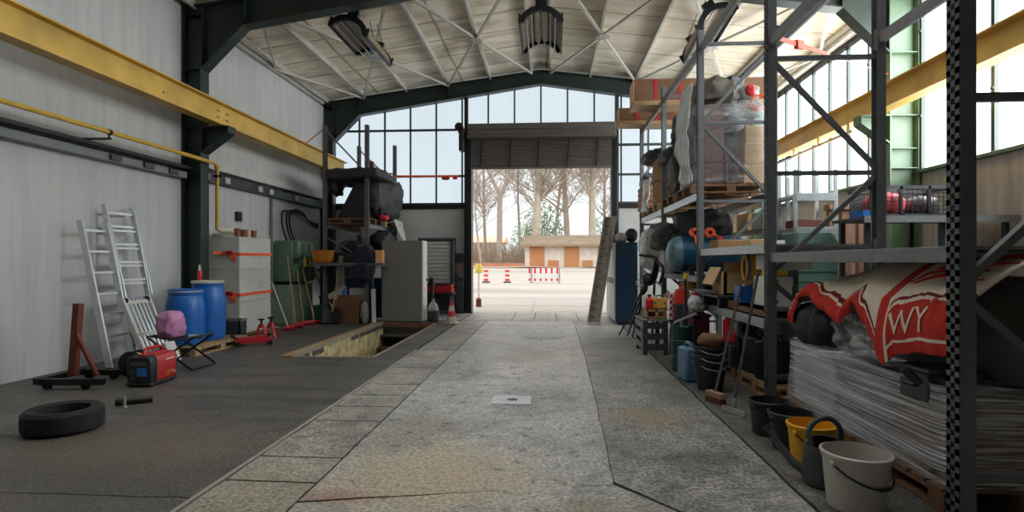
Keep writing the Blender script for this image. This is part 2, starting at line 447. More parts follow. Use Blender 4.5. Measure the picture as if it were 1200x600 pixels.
M_WHITE = mat('white_plastic', (218, 216, 208), 0.4, 0, 0.05, 4)
M_CREAM = mat('cream_paint', (214, 206, 184), 0.5, 0, 0.06, 4)
M_GREYL = mat('light_grey_panel', (196, 195, 190), 0.6, 0, 0.08, 3, dirt=0.06)
M_CABN = mat('cabinet_grey', (132, 130, 124), 0.5, 0.05, 0.04, 2)
M_GREYM = mat('mid_grey_paint', (118, 120, 120), 0.55, 0.1, 0.1, 4)
M_DARKG = mat('dark_grey_plastic', (58, 60, 63), 0.5, 0, 0.15, 6)
M_BIN = mat('green_plastic', (34, 92, 66), 0.45, 0, 0.12, 5)
M_GBUCK = mat('yellow_plastic', (224, 164, 22), 0.42, 0, 0.08, 5)
M_HANDLE = wood_mat('broom_handle_wood', (150, 118, 82), (188, 154, 112), (14, 14, 1))
M_RUST = mat('rusty_red_steel', (112, 52, 42), 0.7, 0.2, 0.25, 6)
M_PURPLE = mat('mauve_plastic_bag', (192, 128, 172), 0.35, 0, 0.14, 6, 0.6, 14)
M_LETW = mat('white_lettering', (232, 226, 216), 0.6, 0, 0.04, 4)
M_LETO = mat('orange_lettering', (240, 160, 40), 0.5, 0, 0.05, 4)
M_BLUEL = mat('blue_label', (36, 110, 190), 0.45, 0, 0.05, 4)
M_SIGY = mat('yellow_label', (224, 190, 40), 0.5, 0, 0.05, 4)
M_TERRA = mat('brown_clay', (134, 84, 54), 0.8, 0, 0.15, 6)

# ================================================================== THE HALL
XL, XR, XC = -6.65, 6.15, -0.25           # left wall, right glazing line, ridge
YB, YN = 16.25, -6.5                      # end wall, wall behind
SILL = 3.02
def zroof(x): return 7.02 - 0.127 * abs(x - XC)

# ---- floor: separate cast areas with open joints
def wob(x, y):
    return (x + 0.012 * noise.noise((x * 2.1, y * 2.1, 1.7)) + 0.006 * noise.noise((x * 9, y * 9, 4)),
            y + 0.012 * noise.noise((x * 2.1, y * 2.1, 8.3)) + 0.006 * noise.noise((x * 9, y * 9, 6)))
def slab(poly, z0=-0.12, z1=0.0, step=0.12):
    pts = []
    for i, p in enumerate(poly):
        q = poly[(i + 1) % len(poly)]
        n = max(1, int(math.hypot(q[0] - p[0], q[1] - p[1]) / step))
        for k in range(n):
            pts.append(wob(lerp(p[0], q[0], k / n), lerp(p[1], q[1], k / n)))
    return MB().prism(pts, z0, z1)
def rect(x0, x1, y0, y1): return [(x0, y0), (x1, y0), (x1, y1), (x0, y1)]
PX0, PX1, PY0, PY1 = -4.02, -2.75, 8.6, 13.4     # inspection pit
g = 0.011
SX0, SX1 = -2.22, -1.57
struct('floor_base', MB().box(XL - .2, PX0 - .06, YN, YB + .2, -.3, -.007).box(PX1 + .06, XR + .5, YN, YB + .2, -.3, -.007)
       .box(PX0 - .06, PX1 + .06, YN, PY0 - .06, -.3, -.007).box(PX0 - .06, PX1 + .06, PY1 + .06, YB + .2, -.3, -.007), mat('joint_dirt', (40, 36, 32), 0.95))
struct('floor', slab(rect(XL - .1, SX0 - .05, YN, 3.42)), M_ASPH)
struct('floor', slab([(XL - .1, 3.42 + g), (SX0 - .05, 3.42 + g), (SX0 - .05, 9.4), (PX1, 9.4), (PX1, PY0), (PX0, PY0), (PX0, 9.4), (XL - .1, 9.4)]), M_ASPH)
struct('floor', slab([(XL - .1, 9.4 + g), (PX0, 9.4 + g), (PX0, PY1), (PX1, PY1), (PX1, 9.4 + g), (SX0 - .05, 9.4 + g), (SX0 - .05, 14.15), (XL - .1, 14.15)]), M_ASPH)
struct('floor', slab(rect(XL - .1, SX0 - .05, 14.15, YB + .1)), M_CONC)
js = [YN, -4, -2, 0.2, 1.4, 2.62, 3.14, 3.72, 4.2, 5.18, 5.7, 6.2, 6.75, 7.83, 8.87, 9.43, 10.95, 12.4, 14.12]
for a, b_ in zip(js, js[1:]):
    struct('floor_slab', slab(rect(SX0, SX1 - .012, a + .011, b_ - .011)), M_SLAB)
# thin steel edge strips along both sides of the slab row
struct('trim_1', MB().box(SX0 - .045, SX0 - .018, YN, 9.4, -.05, .004), mat('pale_edge_strip', (158, 152, 142), 0.6))
struct('floor', slab([(SX1 + g * .6, 3.42 + g), (.425, 3.82), (.438, 3.9), (.553, 9), (.588, 14.12), (SX1 + g * .6, 14.12)]), M_CONC)
struct('floor', slab([(SX1 + g * .6, YN), (XR + .3, YN), (XR + .3, 2.9), (1.585, 2.945), (.775, 3.425), (.42, 3.83), (SX1 + g * .6, 3.4)]), M_CONC)
struct('floor', slab([(.444, 3.865), (.787, 3.445), (1.59, 2.965), (1.6, 4.4), (1.62, 9.1), (.565, 9.1)]), M_CONM)
struct('floor', slab([(.565, 9.1 + g), (1.62, 9.1 + g), (1.66, 14.12), (.598, 14.12)]), M_CONM)
struct('floor', slab([(1.63, 2.95), (XR + .3, 2.95), (XR + .3, YB + .1), (1.69, YB + .1), (1.69, 14.12), (1.645, 9.1), (1.622, 4.4)]), M_CONR)
for i, (a, b_) in enumerate(((SX0, -.98), (-.96, -.41), (-.39, .17), (.19, .74), (.76, 1.68))):
    struct('floor', slab(rect(a, b_, 14.15, YB + .2)), M_SLAB)

# ---- inspection pit
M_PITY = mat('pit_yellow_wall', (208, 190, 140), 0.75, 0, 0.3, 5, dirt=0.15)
M_PITD = mat('pit_shaded_concrete', (60, 54, 50), 0.8, 0, 0.2, 4)  # dark pit interior: shade put into the concrete colour
t = Thing('inspection_pit', 'open vehicle inspection pit with yellow wall sunk in the floor', 'pit', (-3.4, 11, 0))
t.o['kind'] = 'structure'
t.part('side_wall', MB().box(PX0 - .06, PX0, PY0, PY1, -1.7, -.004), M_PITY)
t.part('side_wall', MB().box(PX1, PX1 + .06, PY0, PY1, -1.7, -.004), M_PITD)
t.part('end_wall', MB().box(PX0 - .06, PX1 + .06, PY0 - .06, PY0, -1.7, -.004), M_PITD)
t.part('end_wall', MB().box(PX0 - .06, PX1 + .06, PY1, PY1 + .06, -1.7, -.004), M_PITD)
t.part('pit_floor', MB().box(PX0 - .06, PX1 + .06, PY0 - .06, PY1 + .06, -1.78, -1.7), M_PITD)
for k in range(5):
    t.part('stair_tread', MB().box(PX0 + .01, PX1 - .01, PY1 - .30 - .26 * k, PY1 - .02 - .26 * k, -.30 - .27 * k, -.25 - .27 * k), mat('shaded_step_tread', (74, 70, 64), 0.7), bevel=.006)  # treads coloured dark to stand for the unlit pit interior
t.part('kerb_plank', MB().box(PX0 - .17, PX0 - .01, PY0 - .05, PY1 + .1, 0, .028), M_PALX, bevel=.004)
t.part('steel_edge', MB().box(PX0 - .02, PX0 + .012, PY0, PY1, -.03, .036).box(PX0, PX1, PY0 - .03, PY0 + .012, -.03, .012).box(PX1 - .012, PX1 + .03, PY0, PY1, -.03, .008), mat('pit_edge_steel', (168, 156, 136), 0.5, 0.3))
t.part('end_sill', MB().box(PX0 - .1, PX1 + .1, PY1 - .02, PY1 + .06, -.09, .016), M_PALB)

# ---- walls
struct('wall_left', MB().box(XL - .2, XL, YN, YB + .2, -.1, 6.3), M_WALL)
struct('wall_left_panel', MB().box(XL, XL + .05, 10.02, 16.1, 3.46, 6.02), M_WALL, bevel=.01)
struct('wall_near', MB().box(XL - .2, XR + .3, YN - .2, YN, -.1, 7.2), M_WALL)
struct('wall_right', MB().box(XR + .02, XR + .25, YN, YB + .2, -.1, SILL - .04), M_PARAPET)
struct('wall_right_upper', MB().box(XR + .02, XR + .25, YN, YB + .2, 5.88, 6.5), M_PARAPET)
struct('wall_back_left', MB().box(XL - .2, -2.43, YB, YB + .2, -.1, SILL), M_ENDW)
struct('wall_back_right', MB().box(1.88, XR + .3, YB, YB + .2, -.1, SILL), M_ENDW)
struct('trim_sill_left', MB().box(XL, -2.43, YB - .06, YB + .05, SILL, SILL + .12), M_BLKM, bevel=.01)
struct('trim_sill_back_right', MB().box(1.9, XR, YB - .06, YB + .05, SILL, SILL + .12), M_BLKM, bevel=.01)
struct('trim_sill_right', MB().box(XR - .06, XR + .1, YN, YB, SILL - .06, SILL), M_GREEN, bevel=.01)

# ---- roof
def roofpart(b, xa, xb, ya, yb): b.prism([(xa, zroof(xa)), (xb, zroof(xb)), (xb, zroof(xb) + .14), (xa, zroof(xa) + .14)], ya, yb, 'y')
RLY0, RLY1 = 2.4, 7.8                      # unseen rooflights added over the near bay to light the foreground
RL = {'ceiling_left': (-5.0, -1.2), 'ceiling_right': (.7, 5.0)}
for i, (nm, xa, xb) in enumerate((('ceiling_left', XL - .3, XC), ('ceiling_right', XC, XR + .4))):
    p, q = RL[nm]; b = MB()
    roofpart(b, xa, xb, YN - .2, RLY0); roofpart(b, xa, xb, RLY1, YB + .35); roofpart(b, xa, p, RLY0, RLY1); roofpart(b, q, xb, RLY0, RLY1)
    struct(nm, b, M_ROOF)
    b = MB()
    for k in range(8): y = RLY0 + (RLY1 - RLY0) * k / 7; b.bar((p, y, zroof(p) + .07), (q, y, zroof(q) + .07), .05, .08)
    w = struct('window_%d' % (6 + i), b, M_GALV)
    b = MB(); b.prism([(p, zroof(p) + .1), (q, zroof(q) + .1), (q, zroof(q) + .106), (p, zroof(p) + .106)], RLY0, RLY1, 'y')
    m, N, L = nodemat('added_rooflight_glass_%d' % i)
    out = [n for n in N if n.type == 'OUTPUT_MATERIAL'][0]
    tr = N.new('ShaderNodeBsdfTransparent'); tr.inputs['Color'].default_value = (.92, .94, .94, 1); gl = N.new('ShaderNodeBsdfGlossy'); gl.inputs['Roughness'].default_value = .1
    mx = N.new('ShaderNodeMixShader'); mx.inputs[0].default_value = .06; L.new(tr.outputs[0], mx.inputs[1]); L.new(gl.outputs[0], mx.inputs[2]); L.new(mx.outputs[0], out.inputs['Surface'])
    b.build('pane', m, w)

# ---- glazing
def glazing(nm, bars, pane, mb_pane, m):
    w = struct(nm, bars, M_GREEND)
    p = mb_pane.build('pane', m, w)
    return w
gx = [XC + .764 * k for k in range(-8, 9)]
YG = YB + .06
def endglass(nm, x0, x1, z0, trans):
    b_ = MB()
    for x in gx:
        if x0 - .05 < x < x1 + .05: b_.box(x - .022, x + .022, YG - .05, YG + .03, z0, zroof(x))
    for z, h in trans: b_.box(x0, x1, YG - .045, YG + .025, z - h / 2, z + h / 2)
    pts = [(x0, z0), (x1, z0), (x1, zroof(x1))] + ([(XC, zroof(XC))] if x0 < XC < x1 else []) + [(x0, zroof(x0))]
    return glazing(nm, b_, 'pane', MB().prism(pts, YG, YG + .012, 'y'), M_PANE)
endglass('window_1', XL, -2.4, SILL + .1, [(SILL + .14, .08), (3.98, .06), (5.33, .06)])
endglass('window_2', -2.4, 1.85, 5.35, [(5.38, .06)])
endglass('window_3', 1.85, XR, SILL + .1, [(SILL + .14, .08), (3.98, .06), (4.83, .07)])
b_ = MB()
k = 0
YW = 5.93  # near glazing added to light the foreground; where it stops is set for light
y = 11.28 - .764 * 7
while y < YB:
    b_.box(XR - .03, XR + .05, y - .034, y + .034, SILL - .02, 5.95)
    for z in (3.9, 4.6, 5.3): b_.box(XR - .045, XR - .03, y - .03, y + .03, z - .02, z + .02)
    y += .764
b_.box(XR - .03, XR + .05, YW, YB, 5.86, 5.95)
glazing('window_4', b_, 'pane', MB().box(XR + .03, XR + .045, YW, YB + .1, SILL - .05, 6.0), M_PANES)
struct('wall_right_near', MB().box(XR + .02, XR + .25, YN, YW, SILL - .04, 6.0), M_PARAPET)

# ---- portal frames of green steel: one mesh per member
def portal(y0, lab, colw, last=False):
    """y0 near face; welded I-section portal"""
    w = .25; yc = y0 + w / 2
    t = Thing('portal_frame', lab, 'steel frame', (XC, yc, 0))
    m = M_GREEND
    XI, XO = -6.28, XL + .005           # left column inner and outer face
    RI, RO = 5.65, 6.12
    HL, HR = (-5.5, 5.75), (4.9, 5.75)  # haunch meets the rafter
    def top(x): return zroof(x) - .11
    zr = 6.54
    def member(poly, edges, nm, mm, ribs=()):
        b = MB().prism(poly, yc - .008, yc + .008, 'y')
        for a, c in edges:
            d = Vector((c[0] - a[0], 0, c[1] - a[1])).normalized()
            b.bar((a[0], yc, a[1]), (c[0], yc, c[1]), .022, w, up=(0, 1, 0))
        for a, c in ribs: b.bar((a[0], yc, a[1]), (c[0], yc, c[1]), .012, w * .9, up=(0, 1, 0))
        return t.part(nm, b, mm)
    zl = top(XO)
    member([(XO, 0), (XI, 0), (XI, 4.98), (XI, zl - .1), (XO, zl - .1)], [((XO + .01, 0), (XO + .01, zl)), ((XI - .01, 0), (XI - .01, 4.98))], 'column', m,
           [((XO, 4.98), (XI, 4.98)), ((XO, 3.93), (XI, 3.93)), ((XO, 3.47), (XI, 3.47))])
    zrr = top(RO)
    member([(RI, 0), (RO, 0), (RO, zrr - .1), (RI, zrr - .1)], [((RI + .01, 0), (RI + .01, 4.98)), ((RO - .01, 0), (RO - .01, zrr))], 'column', M_GREEN,
           [((RI, z), (RO, z)) for z in (3.05, 3.38, 3.93, 4.55, 4.98)])
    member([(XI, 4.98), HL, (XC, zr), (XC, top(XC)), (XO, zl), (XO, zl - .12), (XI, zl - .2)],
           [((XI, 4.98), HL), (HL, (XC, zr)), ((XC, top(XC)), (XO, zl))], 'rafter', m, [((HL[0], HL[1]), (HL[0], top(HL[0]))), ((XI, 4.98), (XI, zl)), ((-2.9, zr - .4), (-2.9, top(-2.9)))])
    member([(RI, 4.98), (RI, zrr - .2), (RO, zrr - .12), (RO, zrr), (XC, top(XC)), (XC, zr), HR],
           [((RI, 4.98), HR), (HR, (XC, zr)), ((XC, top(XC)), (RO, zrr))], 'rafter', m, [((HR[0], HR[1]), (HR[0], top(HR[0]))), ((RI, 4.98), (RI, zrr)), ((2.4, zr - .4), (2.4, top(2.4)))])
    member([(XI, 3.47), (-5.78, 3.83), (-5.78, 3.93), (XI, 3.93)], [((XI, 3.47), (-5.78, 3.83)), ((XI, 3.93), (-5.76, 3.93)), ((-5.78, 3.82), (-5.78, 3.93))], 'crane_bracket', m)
    member([(RI, 3.47), (5.2, 3.8), (5.2, 3.93), (RI, 3.93)], [((RI, 3.47), (5.2, 3.8)), ((RI, 3.93), (5.18, 3.93)), ((5.2, 3.8), (5.2, 3.93))], 'crane_bracket', M_GREEN)
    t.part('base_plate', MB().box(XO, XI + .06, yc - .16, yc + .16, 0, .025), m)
    t.part('base_plate', MB().box(RI - .06, RO, yc - .16, yc + .16, 0, .025), M_GREEN)
portal(9.76, 'green welded steel portal frame halfway down the hall, nearer of the two', 1)
portal(15.96, 'green welded steel portal frame against the glazed end wall', 1)

# ---- purlins and wind bracing under the roof
pxs = [-6.45, -5.36, -4.13, -2.9, -1.7, -.51, .02, 1.15, 2.4, 3.65, 4.9, 5.95]
for i, x in enumerate(pxs):
    z = zroof(x) - .075
    b_ = MB().box(x - .03, x + .03, YN, YB, z - .06, z + .075)
    struct('trim_purlin', b_, M_PURL, bevel=.004)
def brace(x0, x1, ya, yb):
    xm = (x0 + x1) / 2; ym = (ya + yb) / 2
    z = lambda x: zroof(x) - .17
    t = Thing('roof_cross_brace', BR_LAB.pop(0), 'roof brace', (xm, ym, z(xm)))
    for x, y in ((x0, ya), (x1, ya), (x0, yb), (x1, yb)):
        t.part('brace_bar', MB().bar((xm, ym, z(xm)), (x, y, z(x)), .055, .05), M_PURL)
    t.part('gusset_plate', MB().prism([(xm + .17 * math.cos(k * PI / 4 + .39), ym + .17 * math.sin(k * PI / 4 + .39)) for k in range(8)], z(xm) - .045, z(xm) - .03), M_PURL)
    b = MB()
    for k in range(12):
        a = k * PI / 6; r_ = .09 if k % 2 else .14
        b.lathe([(.012, 0), (.012, .02), (0, .024)][::-1], (xm + r_ * math.cos(a), ym + r_ * math.sin(a), z(xm) - .068), 6)
    t.part('bolts', b, M_GALV)
BR_LAB = ['grey star shaped roof brace above the left end windows, second from left wall', 'grey star shaped roof brace just left of the hanging middle heater',
          'grey star shaped roof brace just right of the hanging middle heater', 'grey star shaped roof brace above the long cardboard boxes']
for a, c in ((-5.36, -2.9), (-2.9, -.51), (.02, 2.4), (2.4, 4.9)): brace(a, c, 10.05, 15.95)
zz = lambda x: zroof(x) - .17
t = Thing('eave_brace', 'grey half star brace at the left eave beside wall top', 'roof brace', (-6.5, 13, zz(-6.5)))
for x, y in ((-5.36, 10.05), (-5.36, 15.95)): t.part('brace_bar', MB().bar((-6.5, 13, zz(-6.5)), (x, y, zz(x)), .055, .05), M_PURL)
t.part('eave_rail', MB().box(-6.6, -6.5, 10.05, 15.9, zz(-6.5) - .03, zz(-6.5) + .03), M_PURL)
t = Thing('eave_brace', 'grey half star brace at the right eave above side glazing', 'roof brace', (6.0, 13, zz(6)))
for x, y in ((4.9, 10.05), (4.9, 15.95)): t.part('brace_bar', MB().bar((6.0, 13, zz(6)), (x, y, zz(x)), .055, .05), M_PURL)
t.part('eave_rail', MB().box(5.95, 6.08, 10.05, 15.9, zz(6) - .05, zz(6) + .03), M_PURL)

# ---- crane runway beams
def ibeam(x, z0, z1, fw, y0, y1):
    return MB().prism([(x - fw, z0), (x + fw, z0), (x + fw, z0 + .022), (x + .012, z0 + .03), (x + .012, z1 - .03), (x + fw, z1 - .022), (x + fw, z1), (x - fw, z1), (x - fw, z1 - .022), (x - .012, z1 - .03), (x - .012, z0 + .03), (x - fw, z0 + .022)], y0, y1, 'y')
t = Thing('crane_beam', 'yellow steel crane runway beam along the left grey wall', 'crane beam', (-5.95, 5, 3.95))
t.part('beam', ibeam(-5.95, 3.945, 4.35, .11, YN + .3, 15.95), M_YEL)
t.part('crane_rail', MB().box(-5.975, -5.925, YN + .3, 15.9, 4.35, 4.39), M_YEL)
b_ = MB()
for yy in (8.3, 9.7, 9.76, 9.98, 10.04, 11.6, 13.0):
    for zzv in ((4.08, 4.2) if 9.6 < yy < 10.1 else (4.1,)): b_.lathe([(.014, 0), (.014, .012), (0, .014)], (-5.938, yy, zzv), 6, 'x')
t.part('bolts', b_, M_RUST)
t = Thing('crane_beam', 'yellow ochre crane runway beam in front of the right side glazing', 'crane beam', (5.42, 5, 3.95))
t.part('beam', ibeam(5.42, 3.945, 4.33, .12, YN + .3, 15.95), M_YEL)
t.part('crane_rail', MB().box(5.395, 5.445, YN + .3, 15.9, 4.33, 4.37), M_YEL)
b_ = MB().box(5.22, 5.27, 10.2, 14.4, 3.74, 3.78)
t.part('conductor_rail', b_, M_YPIPE)
for yy in (10.3, 11.4, 12.5, 13.6): t.part('rail_hanger', MB().box(5.235, 5.26, yy - .02, yy + .02, 3.78, 3.95), M_YPIPE)
b_ = MB()
for k in range(6): b_.box(5.19, 5.31, 12.6 + .16 * k, 12.68 + .16 * k, 3.735, 3.79)
t.part('hazard_stripes', b_, M_BLACK)

# ---- roller door in the end wall
DX0, DX1 = -2.26, 1.74
d = bpy.data.objects.new('door_1', None); COL.objects.link(d); d['kind'] = 'structure'; d.location = (XC, YB, 0)
def dp(nm, b, m, **k): return b.build(nm, m, d, shift=(XC, YB, 0), **k)
b_ = MB().box(DX0 - .06, DX1 + .1, YB - .52, YB + .1, 5.20, 5.37).box(DX0 - .06, DX1 + .1, YB - .55, YB + .1, 4.96, 5.06)
dp('roller_box', b_.box(DX0 - .06, DX1 + .1, YB - .5, YB + .1, 5.06, 5.2), M_TAUPE, bevel=.015)
b_ = MB()
n = 13
for k in range(n):
    z0 = 4.2 + k * .062
    b_.prism([(YB - .2, z0), (YB - .225, z0 + .03), (YB - .2, z0 + .058), (YB - .18, z0 + .058), (YB - .18, z0)], DX0, DX1, 'x')
dp('slat_curtain', b_, M_TAUPE)
for x in (-1.95, -1.12, -.32, .52, 1.34):
    dp('strap', MB().bar((x - .03, YB - .24, 4.18), (x + .02, YB - .25, 4.97), .035, .012, up=(0, 1, 0)), M_BLACK)
dp('bottom_rail', MB().box(DX0, DX1, YB - .24, YB - .17, 4.13, 4.2), M_TAUPE)
dp('jamb', MB().box(DX0 - .17, DX0 + .02, YB - .2, YB + .2, 0, 5.3), M_BLKM, bevel=.01)
dp('jamb', MB().box(DX1, DX1 + .17, YB - .2, YB + .2, 0, 5.3), M_BLKM, bevel=.01)
dp('post', MB().box(DX0 - .2, DX0 - .1, YB - .1, YB + .06, 0, 6.55), M_BLKM)
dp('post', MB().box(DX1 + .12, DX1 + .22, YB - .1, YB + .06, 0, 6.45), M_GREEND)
t = Thing('roller_motor', 'black roller door motor with chain wheel left of the roller box', 'motor', (-2.5, YB - .3, 4.7))
t.part('motor_body', MB().box(-2.56, -2.42, YB - .5, YB - .2, 4.62, 5.2), M_BLACK, bevel=.02)
t.part('chain_wheel', MB().lathe([(.09, 0), (.12, .02), (.12, .06), (.09, .08)], (-2.58, YB - .38, 5.33), 18, 'y'), M_BLACK)
t.part('wheel_bracket', MB().box(-2.6, -2.44, YB - .4, YB - .34, 5.15, 5.33), M_BLACK)

# ---- painted covers in the floor
t = Thing('floor_hatch', 'pale square floor hatch with a dark star mark, nearer the camera', 'floor hatch', (-.4, 6.06, 0))
t.part('plate', MB().box(-.62, -.2, 5.87, 6.24, -.002, .008), mat('pale_hatch_paint', (196, 198, 200), 0.5, 0, 0.1, 12), bevel=.003)
b_ = MB()
for k in range(4): b_.obox((-.4, 6.06, .0085), (.13, .018, .003), (0, 0, k * PI / 4))
t.part('lifting_star', b_, M_BLACK)
solo('floor_hatch', MB().prism([(-.1 + .42 * math.cos(a) * (1 + .08 * noise.noise((a, 1, 2))), 11.3 + .45 * math.sin(a)) for a in [k * PI / 12 for k in range(24)]], -.002, .007),
     mat('worn_pale_paint', (176, 176, 174), 0.6, 0, 0.18, 9), 'round pale worn manhole cover in the floor towards the open door', 'manhole cover', (-.1, 11.3, 0))

# ================================================================== LAMPS AND PIPES
def heater(x, y, z, tilt, lab, yaw):
    """arched radiant heater: reflector shell, two end frames, tubes under it, hanging chains"""
    t = Thing('radiant_heater', lab, 'heater', (x, y, z), 0, 'hanging radiant heaters', local=True, rot=(math.radians(-3), tilt, yaw))
    R, W, Ln = .42, .385, 1.35
    def arc(k, r): a = -math.asin(W / .42) + 2 * math.asin(W / .42) * k; return (r * math.sin(a), r * math.cos(a) - .17)
    b = MB(); n = 14
    for k in range(n):
        p, q = arc(k / n, R), arc((k + 1) / n, R); p2, q2 = arc(k / n, R + .012), arc((k + 1) / n, R + .012)
        b.prism([p, q, q2, p2], -Ln / 2, Ln / 2, 'y')
    t.part('reflector', b, mat('heater_reflector', (140, 122, 100), 0.45, 0.3, 0.25, 6))
    for yy in (-Ln / 2, Ln / 2):
        b = MB()
        for k in range(n):
            p, q = arc(k / n, R - .07), arc((k + 1) / n, R - .07); p2, q2 = arc(k / n, R + .035), arc((k + 1) / n, R + .035)
            b.prism([p, q, q2, p2], yy - .025, yy + .025, 'y')
        b.box(-W - .02, -W + .02, yy - .02, yy + .02, -.04, .14).box(W - .02, W + .02, yy - .02, yy + .02, -.04, .14)
        t.part('end_frame', b, M_BLACK)
    for s_ in (-1, 1): t.part('side_rail', MB().box(s_ * W - .02, s_ * W + .02, -Ln / 2, Ln / 2, -.04, .0), M_BLACK)
    for k in range(6):
        p = arc((k + .5) / 6, R - .1)
        t.part('heating_tube', MB().tube([(p[0], -Ln / 2 - .03, p[1]), (p[0], Ln / 2 + .05, p[1]), (p[0], Ln / 2 + .06, p[1] + .05)], .015, 8), M_GALV)
    for k in (2, 3): 
        p = arc((k + .5) / 6, R - .05)
        t.part('heating_element', MB().box(p[0] - .05, p[0] + .05, -Ln / 2 + .08, Ln / 2 - .08, p[1] - .01, p[1] + .01), mat('ceramic_element', (206, 186, 150), 0.5, 0, 0.3, 30))
    for yy in (-Ln / 2, Ln / 2): t.part('hanger_bracket', MB().box(-.1, .1, yy - .03, yy + .03, .25, .38), M_BLACK)
    h = zroof(x) - .05 - z
    ct, st = math.cos(tilt), math.sin(tilt)
    for sx, sy in ((-.09, -.6), (.09, -.6), (-.09, .6), (.09, .6)):
        a = Vector((sx, sy, .34)); e = Vector((sx * ct - (h) * st, sy, h * ct))
        t.part('suspension_chain', MB().tube([a, a.lerp(e, .5), e], .008, 5), M_BLKM)
heater(-3.72, 10.95, 5.78, math.radians(20), 'arched radiant heater with beige lit reflector hanging over the left side', math.radians(-4))
heater(-.16, 10.9, 5.82, 0, 'arched radiant heater with silver tubes hanging under the roof ridge', 0)
heater(3.02, 10.95, 5.78, math.radians(-32), 'dark arched radiant heater hanging behind the rack top on the right', 0)

t = Thing('gas_pipe', 'thin yellow gas pipe running high along left wall then down the column', 'pipe', (-6.2, 9.8, 2))
t.part('pipe', MB().tube([(-6.2, YN + .3, 3.32), (-6.2, 9.6, 3.32), (-6.19, 10.05, 3.31), (-6.19, 10.12, 3.2), (-6.19, 10.12, 2.1)], .033, 10), M_YPIPE)
for yy in (2.0, 5.0, 7.55): t.part('pipe_clip', MB().lathe([(.045, -.02), (.045, .02)], (-6.2, yy, 3.32), 12, 'y').box(-6.21, -6.19, yy - .01, yy + .01, 3.22, 3.29).box(-6.65, -6.17, yy - .02, yy + .02, 3.215, 3.24), M_BLKM)
t.part('valve', MB().lathe([(.05, 0), (.05, .06)], (-6.19, 10.12, 3.05), 12).box(-6.27, -6.1, 10.1, 10.14, 3.07, 3.1), M_BLKM)
t.part('elbow', MB().lathe([(.045, 0), (.045, .07)], (-6.19, 10.12, 3.22), 12), M_YPIPE)
solo('heating_pipe', MB().tube([(-6.19, 10.12, 2.12), (-6.19, 10.2, 2.08), (-6.2, 11.3, 2.08)], .045, 10).box(-6.62, -6.16, 11.2, 11.24, 2.03, 2.12), M_CREAM, 'short cream pipe above the strapped grey boxes', 'pipe', (-6.2, 10.6, 2.08))

# cable trunking and ledge
t = Thing('cable_trunking', 'grey cable trunking along left wall before the green column', 'cable trunking', (-6.5, 7, 3.0))
t.part('trunk', MB().box(XL + .002, XL + .16, YN + .1, 9.7, 2.98, 3.1), M_GREYM, bevel=.01)
t.part('ledge', MB().box(XL + .002, XL + .24, YN + .1, 9.74, 3.14, 3.19), M_BLKM)
for yy in (7.9, 8.6, 9.2): t.part('junction_box', MB().box(XL + .16, XL + .2, yy, yy + .22, 3.0, 3.09), M_DARKG, bevel=.01)
t = Thing('cable_trunking', 'grey cable trunking along left wall between the two green columns', 'cable trunking', (-6.5, 13, 3.0))
t.part('ledge', MB().box(XL + .002, XL + .22, 10.05, 15.9, 3.26, 3.44), M_GREYL, bevel=.01)
t.part('trunk', MB().box(XL + .002, XL + .12, 10.1, 15.9, 3.02, 3.22), M_DARKG, bevel=.01)
for yy in (10.2, 10.9, 12.2, 12.7, 14.0): t.part('junction_box', MB().box(XL + .12, XL + .17, yy, yy + .16, 3.06, 3.18), M_GREYL, bevel=.008)
solo('wall_socket', MB().box(XL + .0, XL + .08, 11.5, 11.66, 2.35, 2.55).box(XL + .08, XL + .1, 11.53, 11.63, 2.38, 2.46), M_BLACK, 'small black wall socket above the grey boxes', 'wall socket', (XL + .04, 11.58, 2.45), bevel=.008)

# ================================================================== LEFT SIDE
def pallet(x0, x1, y0, y1, z, lab, m, cat='pallet', group=None, h=.144, along='y'):
    t = Thing('wooden_pallet', lab, cat, ((x0 + x1) / 2, (y0 + y1) / 2, z), group=group)
    lx, ly = x1 - x0, y1 - y0
    b = MB(); n = 7
    if along == 'y':      # runners along y, deck boards across x
        nb = max(5, int(ly / .155))
        for k in range(nb):
            yy = y0 + ly * (k + .5) / nb; b.box(x0, x1, yy - ly / nb * .42, yy + ly / nb * .42, z + h - .022, z + h)
    else:
        nb = max(5, int(lx / .155))
        for k in range(nb):
            xx = x0 + lx * (k + .5) / nb; b.box(xx - lx / nb * .42, xx + lx / nb * .42, y0, y1, z + h - .022, z + h)
    t.part('deck_boards', b, m)
    for i in range(3):
        b = MB()
        if along == 'y':
            xx = x0 + .05 + (lx - .1) * i / 2; b.box(xx - .05, xx + .05, y0, y1, z + h - .044, z + h - .022).box(xx - .05, xx + .05, y0, y1, z, z + .022)
            for j in range(3): yy = y0 + .07 + (ly - .14) * j / 2; b.box(xx - .05, xx + .05, yy - .07, yy + .07, z + .022, z + h - .044)
        else:
            yy = y0 + .05 + (ly - .1) * i / 2; b.box(x0, x1, yy - .05, yy + .05, z + h - .044, z + h - .022).box(x0, x1, yy - .05, yy + .05, z, z + .022)
            for j in range(3): xx = x0 + .07 + (lx - .14) * j / 2; b.box(xx - .07, xx + .07, yy - .05, yy + .05, z + .022, z + h - .044)
        t.part('runner', b, m)
    return t

